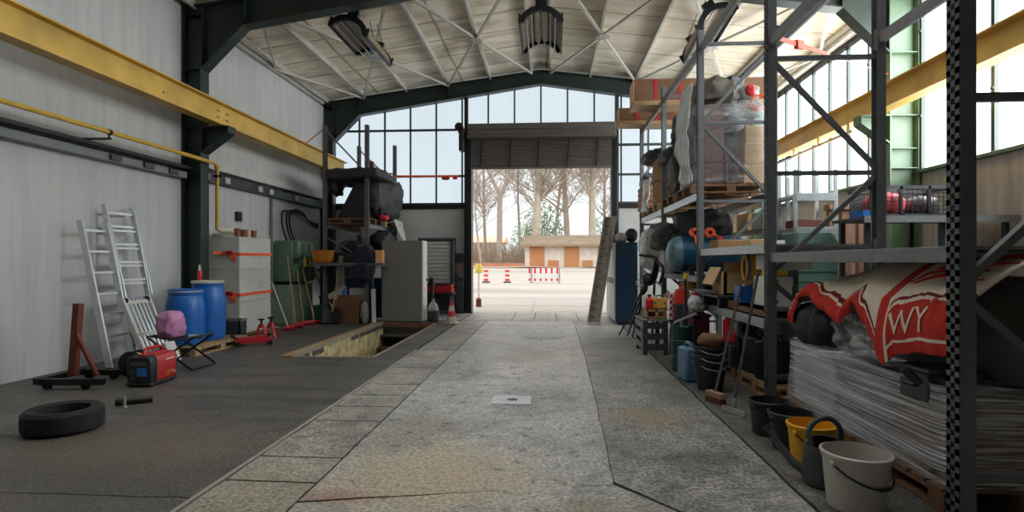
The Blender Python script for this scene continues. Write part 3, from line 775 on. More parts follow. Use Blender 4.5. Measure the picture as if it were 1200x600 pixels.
# ---- ladders
def ladder(y0, y1, xb, xt, zt, lab, n, depth=.09, sec=1):
    t = Thing('aluminium_ladder', lab, 'ladder', (xb, (y0 + y1) / 2, 0))
    up = Vector((0, 1, 0))
    for s_ in range(sec):
        dx = -.085 * s_; dz = .26 * s_
        a = (xb + dx, 0, 0.004 + dz * .9); e = (xt + dx * .35, 0, zt + dz * .75)
        for yy in (y0 - .03 * s_, y1 - .03 * s_):
            t.part('rail', MB().bar((a[0], yy, a[2]), (e[0], yy, e[2]), depth, .028, up=up), M_ALU, bevel=.003)
        for k in range(n):
            f = (k + .55) / n; p = Vector(a).lerp(Vector(e), f)
            t.part('rung', MB().bar((p.x, y0 - .03 * s_, p.z), (p.x, y1 - .03 * s_, p.z), .03, .035), M_ALU, bevel=.003)
        for yy in (y0, y1): t.part('rubber_foot', MB().obox((a[0], yy - .03 * s_, a[2] + .02), (.1, .04, .05)), M_RUB)
    return t
ladder(7.88, 8.43, -6.03, -6.5, 2.14, 'two section aluminium ladder leaning on the left wall before the blue barrels', 8, .075, 2)
ladder(7.30, 7.74, -5.98, -6.42, 2.06, 'aluminium ladder at far left behind the red generator', 7)
t = Thing('slotted_ramp', 'white slotted aluminium ramp leaning in front of the ladder beside the mauve bag', 'loading ramp', (-5.75, 7.9, 0))
A0, A1 = Vector((-5.68, 0, .01)), Vector((-6.08, 0, .97))
for yy in (7.62, 8.14): t.part('side_rail', MB().bar((A0.x, yy, A0.z), (A1.x, yy, A1.z), .07, .035, up=(0, 1, 0)), M_WHITE, bevel=.004)
for k in range(6):
    yy = 7.68 + .08 * k
    t.part('slat', MB().bar((A0.x, yy, A0.z + .02), (A1.x, yy, A1.z - .02), .02, .045, up=(0, 1, 0)), M_ALU)
for f in (.04, .46, .93):
    p = A0.lerp(A1, f); t.part('cross_bar', MB().bar((p.x + .01, 7.6, p.z), (p.x + .01, 8.16, p.z), .03, .05), M_WHITE)
for yy in (7.66, 8.1): t.part('hook', MB().lathe([(.045, -.02), (.045, .02)], (A1.x + .02, yy, A1.z - .04), 14, 'y'), M_RUB)
t.part('foot_plate', MB().obox((-5.6, 8.02, .16), (.03, .22, .3), (0, -.4, 0)), M_WHITE)

# ---- folding stool with mauve bag
t = Thing('camping_stool', 'black folding camping stool beside red generator, holding the mauve bag', 'stool', (-5.2, 7.62, 0))
def stoolframe(ya, yb, xs, xe, z0, z1):
    return MB().tube([(xs, ya, z0), (xs, yb, z0), (xe, yb, z1), (xe, ya, z1)], .015, 8, closed=True)
t.part('leg_frame', stoolframe(7.36, 7.9, -4.86, -5.5, .014, .46), M_BLKM)
t.part('leg_frame', stoolframe(7.4, 7.86, -5.5, -4.86, .014, .46), M_BLKM)
t.part('seat', MB().grid(lambda u, v: (lerp(-5.5, -4.86, u), lerp(7.42, 7.84, v), .46 - .045 * math.sin(PI * u)), 12, 8), mat('black_canvas', (34, 34, 36), 0.8), solid=.006)
solo('plastic_bag', MB().blob((-5.34, 7.62, .60), (.145, .19, .2), .6, .03, 4.5, 3, 60, 40, floor=.432, fold=.75), M_PURPLE, 'mauve plastic bag standing on the black folding stool', 'bag', (-5.3, 7.62, .42))
solo('clear_bottle', MB().lathe([(.03, 0), (.032, .04), (.032, .15), (.012, .19), (.012, .21)], (-5.12, 7.7, .425), 14, 'x'), mat('clear_plastic', (176, 182, 180), 0.15, 0, 0.05, 5), 'small clear bottle lying on the black folding stool beside mauve bag', 'bottle', (-5.05, 7.7, .42))

# ---- red generator
t = Thing('generator', 'red suitcase generator with black control end on the floor at left', 'generator', (-4.88, 6.62, 0), .06, local=True)
prof = [(-.135, .04), (.135, .04), (.15, .09), (.15, .30), (.125, .365), (-.125, .365), (-.15, .30), (-.15, .09)]
t.part('body', MB().prism(prof, -.13, .25, 'y'), M_RED, bevel=.018)
t.part('control_panel', MB().prism([(x * .97, z) for x, z in prof], -.25, -.14, 'y'), M_BLACK, bevel=.02)
t.part('panel_frame', MB().prism([(x * 1.02, .04 + (z - .04) * 1.02) for x, z in prof], -.15, -.125, 'y'), M_DARKG, bevel=.008)
t.part('rear_cap', MB().prism([(x * .96, z) for x, z in prof], .25, .275, 'y'), M_BLACK, bevel=.01)
t.part('handle', MB().tube([(0, -.16, .36), (0, -.14, .425), (0, -.08, .44), (0, .1, .44), (0, .17, .425), (0, .2, .36)], .022, 10), M_RED)
t.part('handle_base', MB().box(-.05, .05, -.2, .22, .355, .385), M_RED, bevel=.01)
t.part('base_tray', MB().box(-.15, .15, -.25, .26, .012, .05), M_BLACK, bevel=.012)
for sx in (-.11, .11):
    for sy in (-.2, .2): t.part('foot', MB().lathe([(.025, 0), (.02, .03)], (sx, sy, 0), 12), M_RUB)
t.part('blue_label', MB().box(-.02, .1, -.253, -.249, .13, .23), M_BLUEL)
t.part('outlet', MB().lathe([(.028, 0), (.028, .012), (.02, .014)], (-.07, -.262, .17), 14, 'y'), M_DARKG)
t.part('outlet', MB().lathe([(.028, 0), (.028, .012), (.02, .014)], (-.07, -.262, .1), 14, 'y'), M_DARKG)
t.part('vent_slots', MB().box(-.1, .1, -.253, -.249, .285, .295).box(-.1, .1, -.253, -.249, .262, .27), M_GREYM)
t.part('seam', MB().box(.148, .152, -.12, .245, .262, .267), mat('dark_red_seam', (110, 20, 26), 0.5))
vs, fs = text_mesh('UT', .075); t.part('lettering', MB().add([(.152, x + .04, y + .095) for x, y, z in vs], fs), M_LETO, smooth=False)
vs, fs = text_mesh('Tec', .062); t.part('lettering', MB().add([(.152, x + .145 + y * .15, y + .098) for x, y, z in vs], fs), M_LETW, smooth=False)
t.part('pale_strip', MB().box(.1505, .1525, .03, .2, .283, .296), M_LETW)

# ---- things cut by the left edge of the photograph
t = Thing('engine_hoist', 'rust red engine hoist on black legs at the far left edge', 'engine hoist', (-5.75, 6.5, 0))
t.part('leg', MB().bar((-5.95, 6.2, .09), (-5.20, 6.25, .09), .07, .07), M_BLKM)
t.part('leg', MB().bar((-5.95, 6.8, .09), (-5.40, 6.8, .09), .07, .07), M_BLKM)
t.part('post', MB().bar((-5.80, 6.5, .1), (-5.75, 6.52, .98), .08, .08), M_RUST)
t.part('brace', MB().bar((-5.45, 6.45, .12), (-5.76, 6.5, .62), .04, .04), M_RUST)
t.part('base_beam', MB().bar((-5.95, 6.15, .1), (-5.95, 6.85, .1), .07, .07), M_BLKM)
for yy, xx in ((6.25, -5.32), (6.8, -5.42), (6.2, -5.75), (6.8, -5.75)): t.part('caster', MB().lathe([(.05, -.02), (.05, .02)], (xx - .1, yy, .05), 14, 'y'), M_RUB)
t = Thing('cable_reel', 'black cable reel with pale cable behind the red generator', 'cable reel', (-5.35, 6.95, 0))
t.part('drum', MB().lathe([(.13, -.09), (.17, -.085), (.17, -.07), (.08, -.07), (.08, .07), (.17, .07), (.17, .085), (.13, .09)], (-5.35, 6.95, .175), 24, 'y'), M_BLACK)
t.part('cable', MB().lathe([(.12, -.065), (.14, -.03), (.14, .03), (.12, .065)], (-5.35, 6.95, .175), 20, 'y'), M_CREAM)
t = Thing('hand_torch', 'black and silver torch lying on the dark floor, left foreground', 'torch', (-4.340, 5.6, 0))
t.part('body', MB().tube([(-4.410, 5.6, .035), (-4.210, 5.72, .035)], .032, 12), M_BLACK)
t.part('lamp_head', MB().tube([(-4.420, 5.595, .04), (-4.490, 5.555, .042)], [.036, .042], 14), M_BLACK)
t.part('steel_stand', MB().tube([(-4.350, 5.5, .0), (-4.350, 5.5, .11)], .014, 10).lathe([(.03, 0), (.03, .012)], (-4.350, 5.5, 0), 12), M_ALU)
solo('car_tyre', MB().lathe([(.20, -.09), (.27, -.1), (.30, -.07), (.305, 0), (.30, .07), (.27, .1), (.20, .09), (.19, 0), (.20, -.09)], (-4.32, 4.74, .1), 32), M_RUB, 'black tyre lying flat, cut by the left edge of the photo', 'tyre', (-4.32, 4.74, 0))

# ---- blue barrels on a pallet
pallet(-6.18, -5.54, 8.48, 10.0, 0, 'pine pallet on the floor under the blue barrels', M_PALX)
def barrel(x, y, z, h, r, lab, lid):
    t = Thing('plastic_barrel', lab, 'barrel', (x, y, z))
    t.part('body', MB().lathe([(r * .8, 0), (r * .9, .015), (r * .97, .08), (r, .2), (r, h * .62), (r * .985, h * .72), (r * .9, h * .86), (r * .84, h * .9), (r * .86, h * .93), (r * .86, h - .02)], (x, y, z), 40), M_BLUE)
    t.part('lid', MB().lathe([(r * .87, 0), (r * .9, .01), (r * .9, .035), (r * .8, .04), (r * .78, .028), (0, .028)], (x, y, z + h - .02), 40), lid)
    t.part('clamp_ring', MB().lathe([(r * .9, 0), (r * .915, .01), (r * .9, .02)], (x, y, z + h - .03), 40), M_GALV)
    return t
barrel(-5.93, 8.82, .144, .88, .285, 'blue plastic barrel standing nearest the ladder, lower of two', M_BLUE)
barrel(-5.93, 9.42, .144, 1.0, .285, 'blue plastic barrel behind the first, with a spray can on its lid', M_CREAM)
t = Thing('spray_can', 'red and white spray can on the rear blue barrel', 'spray can', (-6.08, 9.42, 1.165))
t.part('can', MB().lathe([(.034, 0), (.036, .01), (.036, .15), (.026, .17)], (-6.08, 9.42, 1.165), 16), M_REDP)
t.part('nozzle', MB().lathe([(.022, 0), (.02, .06), (.01, .1)], (-6.08, 9.42, 1.335), 12), M_WHITE)

# ---- strapped grey cabinets
pallet(-6.6, -5.84, 10.28, 11.5, 0, 'low wooden pallet beneath the stacked grey strapped boxes', M_PALB, h=.11)
for k, (z0, z1, lab) in enumerate(((.11, .73, 'bottom'), (.733, 1.343, 'middle'), (1.346, 1.965, 'top'))):
    t = Thing('grey_box', lab + ' grey box in the stack held by orange straps', 'box', (-6.23, 10.9, z0), group=None)
    t.part('body', MB().box(-6.6, -5.86, 10.3, 11.5, z0, z1), M_GREYL, bevel=.012)
    t.part('lid_edge', MB().box(-6.605, -5.855, 10.295, 11.505, z1 - .03, z1 - .004), M_GREYL, bevel=.004)
def strap(z, lab):
    t = Thing('ratchet_strap', lab, 'strap', (-5.85, 10.28, z))
    q = -.03
    pts = [(-6.26, 10.12, z + .03), (-6.2, 10.285, z + .02), (-5.848, 10.288, z + .0), (-5.848, 11.515, z + .01), (-6.2, 12.2, z + .06), (-6.62, 12.35, z + .08)]
    for a, c in zip(pts, pts[1:]): 
        t.part('webbing', MB().bar(a, c, .006, .055), M_ORANGE)
    t.part('ratchet', MB().box(-6.1, -5.98, 10.25, 10.29, z - .02, z + .06).tube([(-6.1, 10.25, z + .05), (-5.98, 10.25, z + .05)], .02, 8), M_RED, bevel=.006)
    b = MB(); b.grid(lambda u, v: (lerp(-6.02, -5.9, u), 10.262 - .02 * math.sin(PI * v), z - .01 - (.02 + .12 * v) * (1 - abs(u - .5))), 6, 6)
    t.part('loose_tail', b, M_ORANGE, solid=.004)
    return t
strap(1.63, 'upper orange ratchet strap around the stacked grey boxes')
strap(.86, 'lower orange ratchet strap around the stacked grey boxes')
for y, r, h, lab in ((10.42, .06, .16, 'brown clay pot nearest the camera on the grey stack'), (10.66, .075, .15, 'wide brown clay pot in middle on the grey stack'), (11.02, .06, .15, 'brown clay pot farthest away on the grey stack')):
    t = Thing('clay_pot', lab, 'pot', (-5.97, y, 1.965))
    t.part('body', MB().lathe([(r * .85, 0), (r * .9, .02), (r * .9, h - .04)], (-5.97, y, 1.965), 18), M_TERRA)
    t.part('rim', MB().lathe([(r * .9, 0), (r, .005), (r, .04), (r * .8, .04), (r * .78, .01)], (-5.97, y, 1.965 + h - .04), 18), M_TERRA)
solo('paper_bundle', MB().blob((-6.35, 10.55, 2.0), (.16, .18, .045), .7, .012, 9, 5, 24, 12, floor=1.966), M_CREAM, 'crumpled pale paper bundle lying on the grey stack by the wall', 'paper', (-6.35, 10.55, 1.966))
b = MB().box(-6.52, -6.2, 10.03 + .02, 10.26, .1, .42)
t = Thing('storage_crate', 'dark open crate on the pallet between barrel and grey stack', 'crate', (-5.95, 10.12, 0))
t.part('shell', MB().box(-6.2, -5.7, 10.03, 10.05, 0.0, .40).box(-6.2, -5.7, 10.24, 10.26, 0, .40).box(-6.2, -6.18, 10.03, 10.26, 0, .40).box(-5.72, -5.7, 10.03, 10.26, 0, .40).box(-6.2, -5.7, 10.03, 10.26, 0, .02), M_DARKG)
t.part('rim', MB().box(-6.21, -5.69, 10.02, 10.04, .39, .42).box(-6.21, -5.69, 10.25, 10.27, .39, .42).box(-5.71, -5.69, 10.02, 10.27, .39, .42).box(-6.21, -6.19, 10.02, 10.27, .39, .42), M_GREYM)

# ---- trolley jack and axle stands
t = Thing('trolley_jack', 'low red trolley jack on the floor in front of the grey stack', 'trolley jack', (-5.28, 9.72, 0), .6, local=True)
t.part('chassis', MB().prism([(-.3, .05), (.3, .05), (.3, .1), (.05, .16), (-.3, .13)], -.11, -.08, 'y').prism([(-.3, .05), (.3, .05), (.3, .1), (.05, .16), (-.3, .13)], .08, .11, 'y').box(-.3, -.1, -.1, .1, .06, .1), M_RED, bevel=.006)
t.part('lift_arm', MB().bar((-.1, 0, .13), (.27, 0, .15), .07, .05), M_RED)
t.part('saddle', MB().lathe([(.05, 0), (.06, .03), (.045, .03)], (.27, 0, .165), 16), M_BLKM)
for sx in (-.26, .26):
    for sy in (-.13, .13): t.part('wheel', MB().lathe([(.045, -.02), (.045, .02)], (sx, sy, .045), 14, 'y'), M_BLKM)
t.part('handle_socket', MB().tube([(-.25, 0, .12), (-.36, 0, .2)], .025, 10), M_BLKM)
def axle_stand(x, y, lab, rz):
    t = Thing('axle_stand', lab, 'axle stand', (x, y, 0), rz, local=True)
    for sx, sy in ((-1, -1), (1, -1), (1, 1), (-1, 1)):
        t.part('leg', MB().bar((sx * .12, sy * .11, .01), (sx * .035, sy * .035, .29), .045, .012), M_RED)
    t.part('base_frame', MB().tube([(-.12, -.11, .012), (.12, -.11, .012), (.12, .11, .012), (-.12, .11, .012)], .01, 6, closed=True), M_RED)
    t.part('collar', MB().lathe([(.052, 0), (.045, .06)], (0, 0, .265), 14), M_RED)
    t.part('ratchet_post', MB().box(-.018, .018, -.022, .022, .25, .40).box(-.055, .055, -.035, .035, .395, .425), M_BLKM, bevel=.004)
    t.part('lever', MB().tube([(.03, .0, .25), (.14, .0, .21)], .008, 8), M_GALV)
axle_stand(-5.38, 10.2, 'red axle stand beside the trolley jack, left of the pair', .4)
axle_stand(-5.36, 10.52, 'red axle stand beside the grey stack, right of the pair', .2)

# ---- green switchgear
t = Thing('green_switchgear', 'green electrical switchgear with three rounded housings and yellow label', 'switchgear', (-6.35, 13.55, 0))
t.part('lower_cabinet', MB().box(XL, -6.12, 13.05, 14.2, 0, .93), mat('pale_green_steel', (128, 150, 130), 0.5, 0, 0.1, 3), bevel=.01)
M_SWG = mat('switchgear_green', (88, 116, 96), 0.45, 0, 0.12, 4)
for k, yy in enumerate((13.15, 13.53, 13.9)):
    t.part('housing', MB().box(XL, -6.05, yy, yy + .34, 1.0, 1.42 + .02).box(XL, -6.0, yy - .01, yy + .35, 1.55, 2.0), M_SWG, bevel=.06)
    t.part('cable_gland', MB().lathe([(.06, 0), (.06, .07), (.04, .1)], (-6.3, yy + .22, .92), 12), M_BLACK)
t.part('back_frame', MB().box(XL, -6.15, 13.12, 14.28, 1.0, 1.95), M_SWG, bevel=.03)
t.part('mid_panel', MB().box(XL, -6.03, 13.3, 14.1, 1.36, 1.6), M_SWG, bevel=.02)
t.part('rating_label', MB().box(-6.03, -6.022, 13.45, 13.85, 1.36, 1.62), M_SIGY)
t.part('label_mark', MB().box(-6.022, -6.018, 13.62, 13.72, 1.42, 1.56), M_BLACK)
for k, yy in enumerate((13.25, 13.5, 13.65)):
    r_ = .28 + .1 * k
    t.part('cable', MB().tube([(-6.35, yy, 1.98), (-6.45, yy, 2.3), (-6.5, yy + .05, 2.55 + .05 * k), (-6.55, yy + r_, 2.75 + .04 * k), (-6.56, 14.6, 2.72 + .03 * k), (-6.58, 15.0, 2.6), (-6.6, 15.7, 2.55 - .05 * k)], .022, 8, sm=5), M_RUB)
t.part('conduit', MB().tube([(-6.6, 13.0, .5), (-6.6, 13.0, 3.0)], .03, 8), M_GREYM)
solo('rubber_hose', MB().tube([(-6.0, 14.15, 1.3), (-5.9, 14.25, 1.2), (-5.85, 14.3, .95), (-5.75, 14.3, .6), (-5.7, 14.2, .43)], .02, 8, sm=5), M_RUB, 'black rubber hose hanging from the green switchgear to the green tub', 'hose', (-6, 14.2, .43))

# ---- brooms in front of the switchgear
def broom(x, y, lean, lab, head, hw, rz, hgt=1.45, pole=None, hh=.09):
    t = Thing('floor_broom', lab, 'broom', (x, y, 0))
    d = Vector((math.cos(rz), math.sin(rz), 0))
    t.part('brush_head', MB().bar(Vector((x, y, .075)) - d * hw / 2, Vector((x, y, .075)) + d * hw / 2, .07, .035), head, bevel=.006)
    b = MB()
    for k in range(int(hw / .025)):
        p = Vector((x, y, 0)) - d * hw / 2 + d * (.0125 + .025 * k)
        for s_ in (-.018, .018):
            q = p + Vector((-d.y, d.x, 0)) * s_; b.bar((q.x, q.y, .06), (q.x * 1.0, q.y, .0), .018, .014)
    t.part('bristles', b, mat('red_bristles', (122, 30, 32), 0.9, 0, 0.2, 30))
    t.part('handle', MB().tube([(x, y, .08), lean], .013, 8), pole or M_HANDLE)
    return t
broom(-5.62, 12.15, (-6.1, 12.75, 1.62), 'red headed broom with pale handle, nearest the grey stack', M_REDP, .34, .5)
broom(-5.68, 12.7, (-6.05, 13.15, 1.3), 'wide red broom with brown handle below the switchgear label', M_REDP, .5, 1.0)
broom(-5.58, 13.05, (-5.99, 13.3, 1.35), 'third red broom from the grey stack, right below the switchgear', M_REDP, .45, .5, pole=M_HANDLE)
broom(-5.6, 11.75, (-6.05, 11.9, 1.05), 'small red floor brush with a short white pole beside grey stack', M_REDP, .26, .7, pole=M_WHITE)
t = Thing('squeegee', 'black pole with white lower end leaning before the switchgear', 'squeegee', (-5.3, 13.35, 0))
t.part('pole', MB().tube([(-5.33, 13.36, .5), (-6.0, 13.7, 1.5)], .012, 8), M_BLACK)
t.part('white_end', MB().tube([(-5.05, 13.25, .1), (-5.33, 13.36, .5)], .014, 8), M_WHITE)
t.part('blade', MB().bar((-5.2, 13.17, .05), (-4.9, 13.32, .05), .03, .1), M_BLACK)
t = Thing('green_tub', 'green plastic tub on the floor between switchgear and rack', 'tub', (-5.55, 13.75, 0))
t.part('tub', MB().box(-5.78,-5.46,13.62,13.88,.003,.012).grid(lambda u, v: ((lambda a, q: (-5.62 + math.copysign(abs(math.cos(a)) ** .5, math.cos(a)) * q * .26, 13.75 + math.copysign(abs(math.sin(a)) ** .5, math.sin(a)) * q * .2, .005 + .38 * v))(2 * PI * u, .82 + .18 * v)), 32, 6, wrap=True), M_BIN, solid=.012)
t.part('rim', MB().tube([(-5.62 + math.copysign(abs(math.cos(a)) ** .5, math.cos(a)) * .265, 13.75 + math.copysign(abs(math.sin(a)) ** .5, math.sin(a)) * .205, .385) for a in [k * PI / 16 for k in range(32)]], .014, 6, closed=True), M_BIN)
solo('battery_box', MB().box(-5.85, -5.4, 14.0, 14.3, .0, .58).box(-5.87, -5.38, 13.98, 14.32, .56, .62), M_BLACK, 'black box behind the green plastic tub', 'box', (-5.62, 14.15, 0), bevel=.01)

# ================================================================== LEFT RACK
def upright(x, y, z1, face, w=.10, d=.085, holes=True, m=M_STEELD):
    """perforated C post: web faces +-X (face), two flanges along Y"""
    b = MB(); th = .004
    for s_ in (-1, 1): b.box(x - d / 2, x + d / 2, y + s_ * w / 2 - th, y + s_ * w / 2 + th, 0.006, z1)
    xw = x + face * d / 2
    for a, c in ((-w / 2, -.017), (.017, w / 2)): b.box(xw - th, xw + th, y + a, y + c, .006, z1)
    z = .03
    while z < z1 - .05:
        b.box(xw - th, xw + th, y - w / 2, y + w / 2, z, z + .034); z += .066
    return b
def frame(t, x0, x1, y, z1, diag, m=M_STEELD, z0=.25, step=1.25, hor=True, f0=-1, f1=1, cc=.035):
    for x, f in ((x0, f0), (x1, f1)):
        t.part('upright', upright(x, y, z1, f), m)
        t.part('foot_plate', MB().box(x - .07, x + .07, y - .07, y + .07, 0, .008), m)
    for a, c in diag:
        t.part('frame_brace', MB().bar((a[0], y, a[1]), (c[0], y, c[1]), cc, cc), m)
def rbeam(t, x, y0, y1, z, h=.10, w=.045, m=M_STEEL, nm='beam'):
    t.part(nm, MB().box(x - w / 2, x + w / 2, y0 + .05, y1 - .05, z - h, z), m, bevel=.004)
    for yy in (y0, y1): t.part('beam_connector', MB().box(x - w / 2 - .008, x + w / 2 + .008, yy - .052, yy + .052, z - h - .06, z + .05), M_STEELD)
LX0, LX1, LY0, LY1 = -5.46, -4.42, 13.4, 15.85
t = Thing('pallet_rack', 'grey pallet rack in far left corner loaded with black tarpaulins', 'rack', (-4.9, 14.6, 0))
frame(t, LX0, LX1, LY0, 4.8, [((LX0, 4.7), (LX1, 3.62)), ((LX0, 3.55), (LX1, 3.55)), ((LX1, 2.3), (LX0, 1.6)), ((LX0, 2.1), (LX1, 1.5)), ((LX0, .3), (LX1, .3))])
frame(t, LX0, LX1, LY1, 4.8, [((LX0, 4.7), (LX1, 3.7)), ((LX0, 4.0), (LX1, 4.0)), ((LX0, 2.2), (LX1, 1.5))])
for x in (LX0, LX1):
    rbeam(t, x, LY0, LY1, 2.41); rbeam(t, x, LY0, LY1, 1.45)
t.part('shelf_deck', MB().box(LX0 - .2, LX1 + .05, LY0 + .04, LY1 - .04, 1.45, 1.475), M_PALB)
t.part('cross_beam', MB().box(LX0 - .25, LX1 + .48, LY0 - .38, LY0 - .06, 1.39, 1.455), M_STEELD)
pallet(-5.5, -4.38, 13.42, 14.55, 2.412, 'brown pallet on the far left rack, nearer the camera', M_PALB, along='x')
pallet(-5.5, -4.34, 14.65, 15.8, 2.412, 'pale pallet on the far left rack beside end windows', M_PALX)
b = MB().blob((-4.78, 14.1, 3.62), (.78, .85, .16), .45, .07, 3, 2, 50, 24)
b.blob((-4.45, 14.65, 3.12), (.42, 1.0, .58), .7, .1, 3.2, 4, 50, 30, floor=2.56)
b.blob((-5.36, 13.85, 3.4), (.12, .4, .26), .8, .07, 5, 6, 24, 18)
b.prism([(-5.25, 2.565), (-4.5, 2.565), (-4.35, 3.3), (-4.75, 3.5)], 13.6, 14.6, 'y')
b.blob((-4.12, 15.0, 3.28), (.1, .5, .36), .9, .1, 4, 9, 24, 18)
solo('black_tarpaulin', b, M_TARP, 'black tarpaulin draped over the load on the far left rack', 'tarpaulin', (-4.7, 14.4, 2.56))
solo('maroon_post', MB().box(-5.05, -4.85, 15.2, 15.35, 2.56, 4.25), mat('maroon_paint', (86, 38, 38), 0.55), 'maroon square post standing behind black tarpaulin on far left rack', 'post', (-4.95, 15.28, 2.56), bevel=.008)
solo('red_strap_bundle', MB().blob((-4.24, 14.2, 2.63), (.1, .22, .07), .8, .06, 8, 3, 28, 18, floor=2.557), M_REDP, 'bundle of red straps on the pallet under black tarpaulin', 'straps', (-4.2, 14.2, 2.557))
solo('white_sheet', MB().grid(lambda u, v: (-4.2 + .16 * v + .03 * noise.noise((u * 6, v * 6, 2)), lerp(14.9, 15.8, u), 2.62 - .75 * v * (.5 + .5 * u) + .05 * noise.noise((u * 7, v * 5, 9))), 24, 16), M_WTARP, 'white plastic sheet hanging over the end of the pale pallet', 'plastic sheet', (-4.2, 15.3, 2.0), solid=.01)
b = MB().blob((-4.45, 14.9, 2.03), (.3, .62, .27), .8, .09, 4, 12, 40, 26)
solo('black_bundle', b, M_TARP, 'dark foil bundle wedged under the pallets on the far left rack', 'bundle', (-4.45, 14.9, 1.78))
b = MB().blob((-4.95, 13.95, 1.86), (.33, .3, .17), .8, .05, 4, 13, 36, 22)
solo('folded_dark_cloth', b, M_TARP, 'folded dark cloth on the rack shelf behind the backpack', 'cloth', (-4.95, 13.95, 1.66))
solo('storage_bin', MB().box(-5.3, -4.3, 13.65, 15.3, 1.476, 1.72), M_DARKG, 'dark storage bin on the lower shelf of the far left rack', 'bin', (-4.8, 14.4, 1.476), bevel=.02)
t = Thing('orange_tub', 'orange yellow plastic tub on the left end of the rack shelf', 'tub', (-5.42, 13.34, 1.457))
t.part('tub', MB().grid(lambda u, v: ((lambda a, q: (-5.42 + math.copysign(abs(math.cos(a)) ** .4, math.cos(a)) * q * .24, 13.18 + math.copysign(abs(math.sin(a)) ** .4, math.sin(a)) * q * .16, 1.46 + .28 * v))(2 * PI * u, .86 + .14 * v)), 28, 5, wrap=True).box(-5.6, -5.24, 13.06, 13.3, 1.458, 1.468), mat('amber_plastic', (190, 118, 24), 0.45), solid=.01)
t.part('rim', MB().tube([(-5.42 + math.copysign(abs(math.cos(a)) ** .4, math.cos(a)) * .25, 13.18 + math.copysign(abs(math.sin(a)) ** .4, math.sin(a)) * .17, 1.745) for a in [k * PI / 14 for k in range(28)]], .013, 6, closed=True), MATS['amber_plastic'])
solo('small_carton', MB().box(-4.12, -3.96, 13.1, 13.3, 1.457, 1.76).box(-4.12, -3.96, 13.095, 13.1, 1.6, 1.68), mat('lit_carton', (230, 168, 112), 0.8), 'small carton with lit orange colour on the right end of the rack shelf', 'carton', (-4.15, 13.36, 1.457), bevel=.004)  # cardboard given the bright orange of the light on it
t = Thing('tin_can', 'small grey tin on the rack shelf beside the orange tub', 'tin', (-5.0, 13.3, 1.457))
t.part('can', MB().lathe([(.06, 0), (.06, .15)], (-5.0, 13.2, 1.457), 16), M_GREYM); t.part('lid', MB().lathe([(.062, 0), (.062, .015), (0, .015)], (-5.0, 13.2, 1.607), 16), M_ALU)
# backpack
t = Thing('backpack', 'dark navy backpack hanging on the front post of left rack', 'backpack', (-4.42, 13.15, 1.0))
M_BAG = mat('navy_fabric', (24, 26, 42), 0.75, 0, 0.2, 6, 0.3, 30)
t.part('body', MB().blob((-4.43, 13.17, 1.42), (.28, .14, .44), .65, .03, 5, 7, 44, 30), M_BAG)
t.part('front_pocket', MB().blob((-4.43, 13.03, 1.25), (.2, .06, .2), .6, .015, 6, 8, 30, 20), M_BAG)
t.part('grab_loop', MB().tube([(-4.49, 13.2, 1.84), (-4.46, 13.22, 1.95), (-4.4, 13.22, 1.95), (-4.37, 13.2, 1.84)], .014, 8), M_BAG)
t.part('strap', MB().tube([(-4.58, 13.1, 1.8), (-4.66, 13.05, 1.5), (-4.6, 13.06, 1.1)], .018, 6), M_BAG)
t.part('strap', MB().tube([(-4.28, 13.1, 1.8), (-4.19, 13.05, 1.5), (-4.26, 13.06, 1.1)], .018, 6), M_BAG)
# below the rack shelf
t = Thing('tool_cabinet', 'dark navy tool cabinet with grey drawer top under the left rack shelf', 'cabinet', (-4.75, 14.5, 0))
t.part('body', MB().box(-5.2, -4.06 - .42, 14.0, 14.8, .05, 1.06), M_NAVY, bevel=.01)
t.part('drawer', MB().box(-5.2, -4.5, 13.96, 14.8, 1.07, 1.34), M_GREYM, bevel=.01)
t.part('drawer_handle', MB().box(-4.95, -4.7, 13.94, 13.97, 1.19, 1.22), M_ALU)
t.part('plinth', MB().box(-5.15, -4.53, 14.05, 14.75, 0, .05), M_BLACK)
t.part('side_panel', MB().box(-4.5, -4.1, 14.2, 14.24, .05, 1.06), M_NAVY)
t = Thing('cardboard_box', 'large brown cardboard box on the floor behind the snow shovel', 'box', (-4.8, 13.3, 0))
t.part('box', MB().box(-5.13, -4.52, 13.12, 13.34, .002, .58), M_CARDD, bevel=.004)
t.part('flap', MB().obox((-4.82, 13.345, .62), (.6, .008, .12), (-.25, 0, 0)), M_CARDD)
solo('leaning_board', MB().obox((-4.66, 13.52, .42), (.5, .03, .84), (-.06, 0, 0)), M_GREYL, 'pale grey panel standing behind the large brown cardboard box', 'panel', (-4.66, 13.52, 0), bevel=.003)
solo('newspaper_sack', MB().blob((-4.42, 13.22, .26), (.075, .16, .27), .7, .03, 9, 2, 28, 22, floor=.003), mat('printed_sack', (120, 118, 114), 0.8, 0, 0.5, 40), 'grey printed sack squeezed beside the large brown cardboard box', 'sack', (-4.42, 13.22, 0))
solo('white_board', MB().bar((-4.2, 13.25, .012), (-4.27, 13.42, .82), .1, .022, up=(0, 1, 0)), M_WHITE, 'narrow white board leaning left of the tall grey cabinet', 'board', (-4.2, 13.25, 0))
solo('white_board', MB().obox((-5.24, 13.6, .72), (.5, .03, .14), (0, -.5, 0)).obox((-5.24, 13.62, .33), (.1, .04, .66)), M_WHITE, 'white board tilted over the floor left of the brown cardboard box', 'board', (-5.24, 13.6, 0))
t = Thing('spray_bottle', 'blue spray bottle standing behind brown cardboard box', 'bottle', (-5.0, 13.42, .6))
t.part('bottle', MB().lathe([(.05, 0), (.06, .02), (.06, .14), (.02, .2), (.02, .24)], (-4.98, 13.43, .62), 16), M_BLUEL)
t.part('stand', MB().box(-5.1, -4.93, 13.36, 13.5, 0.0, .62), M_CARDD)
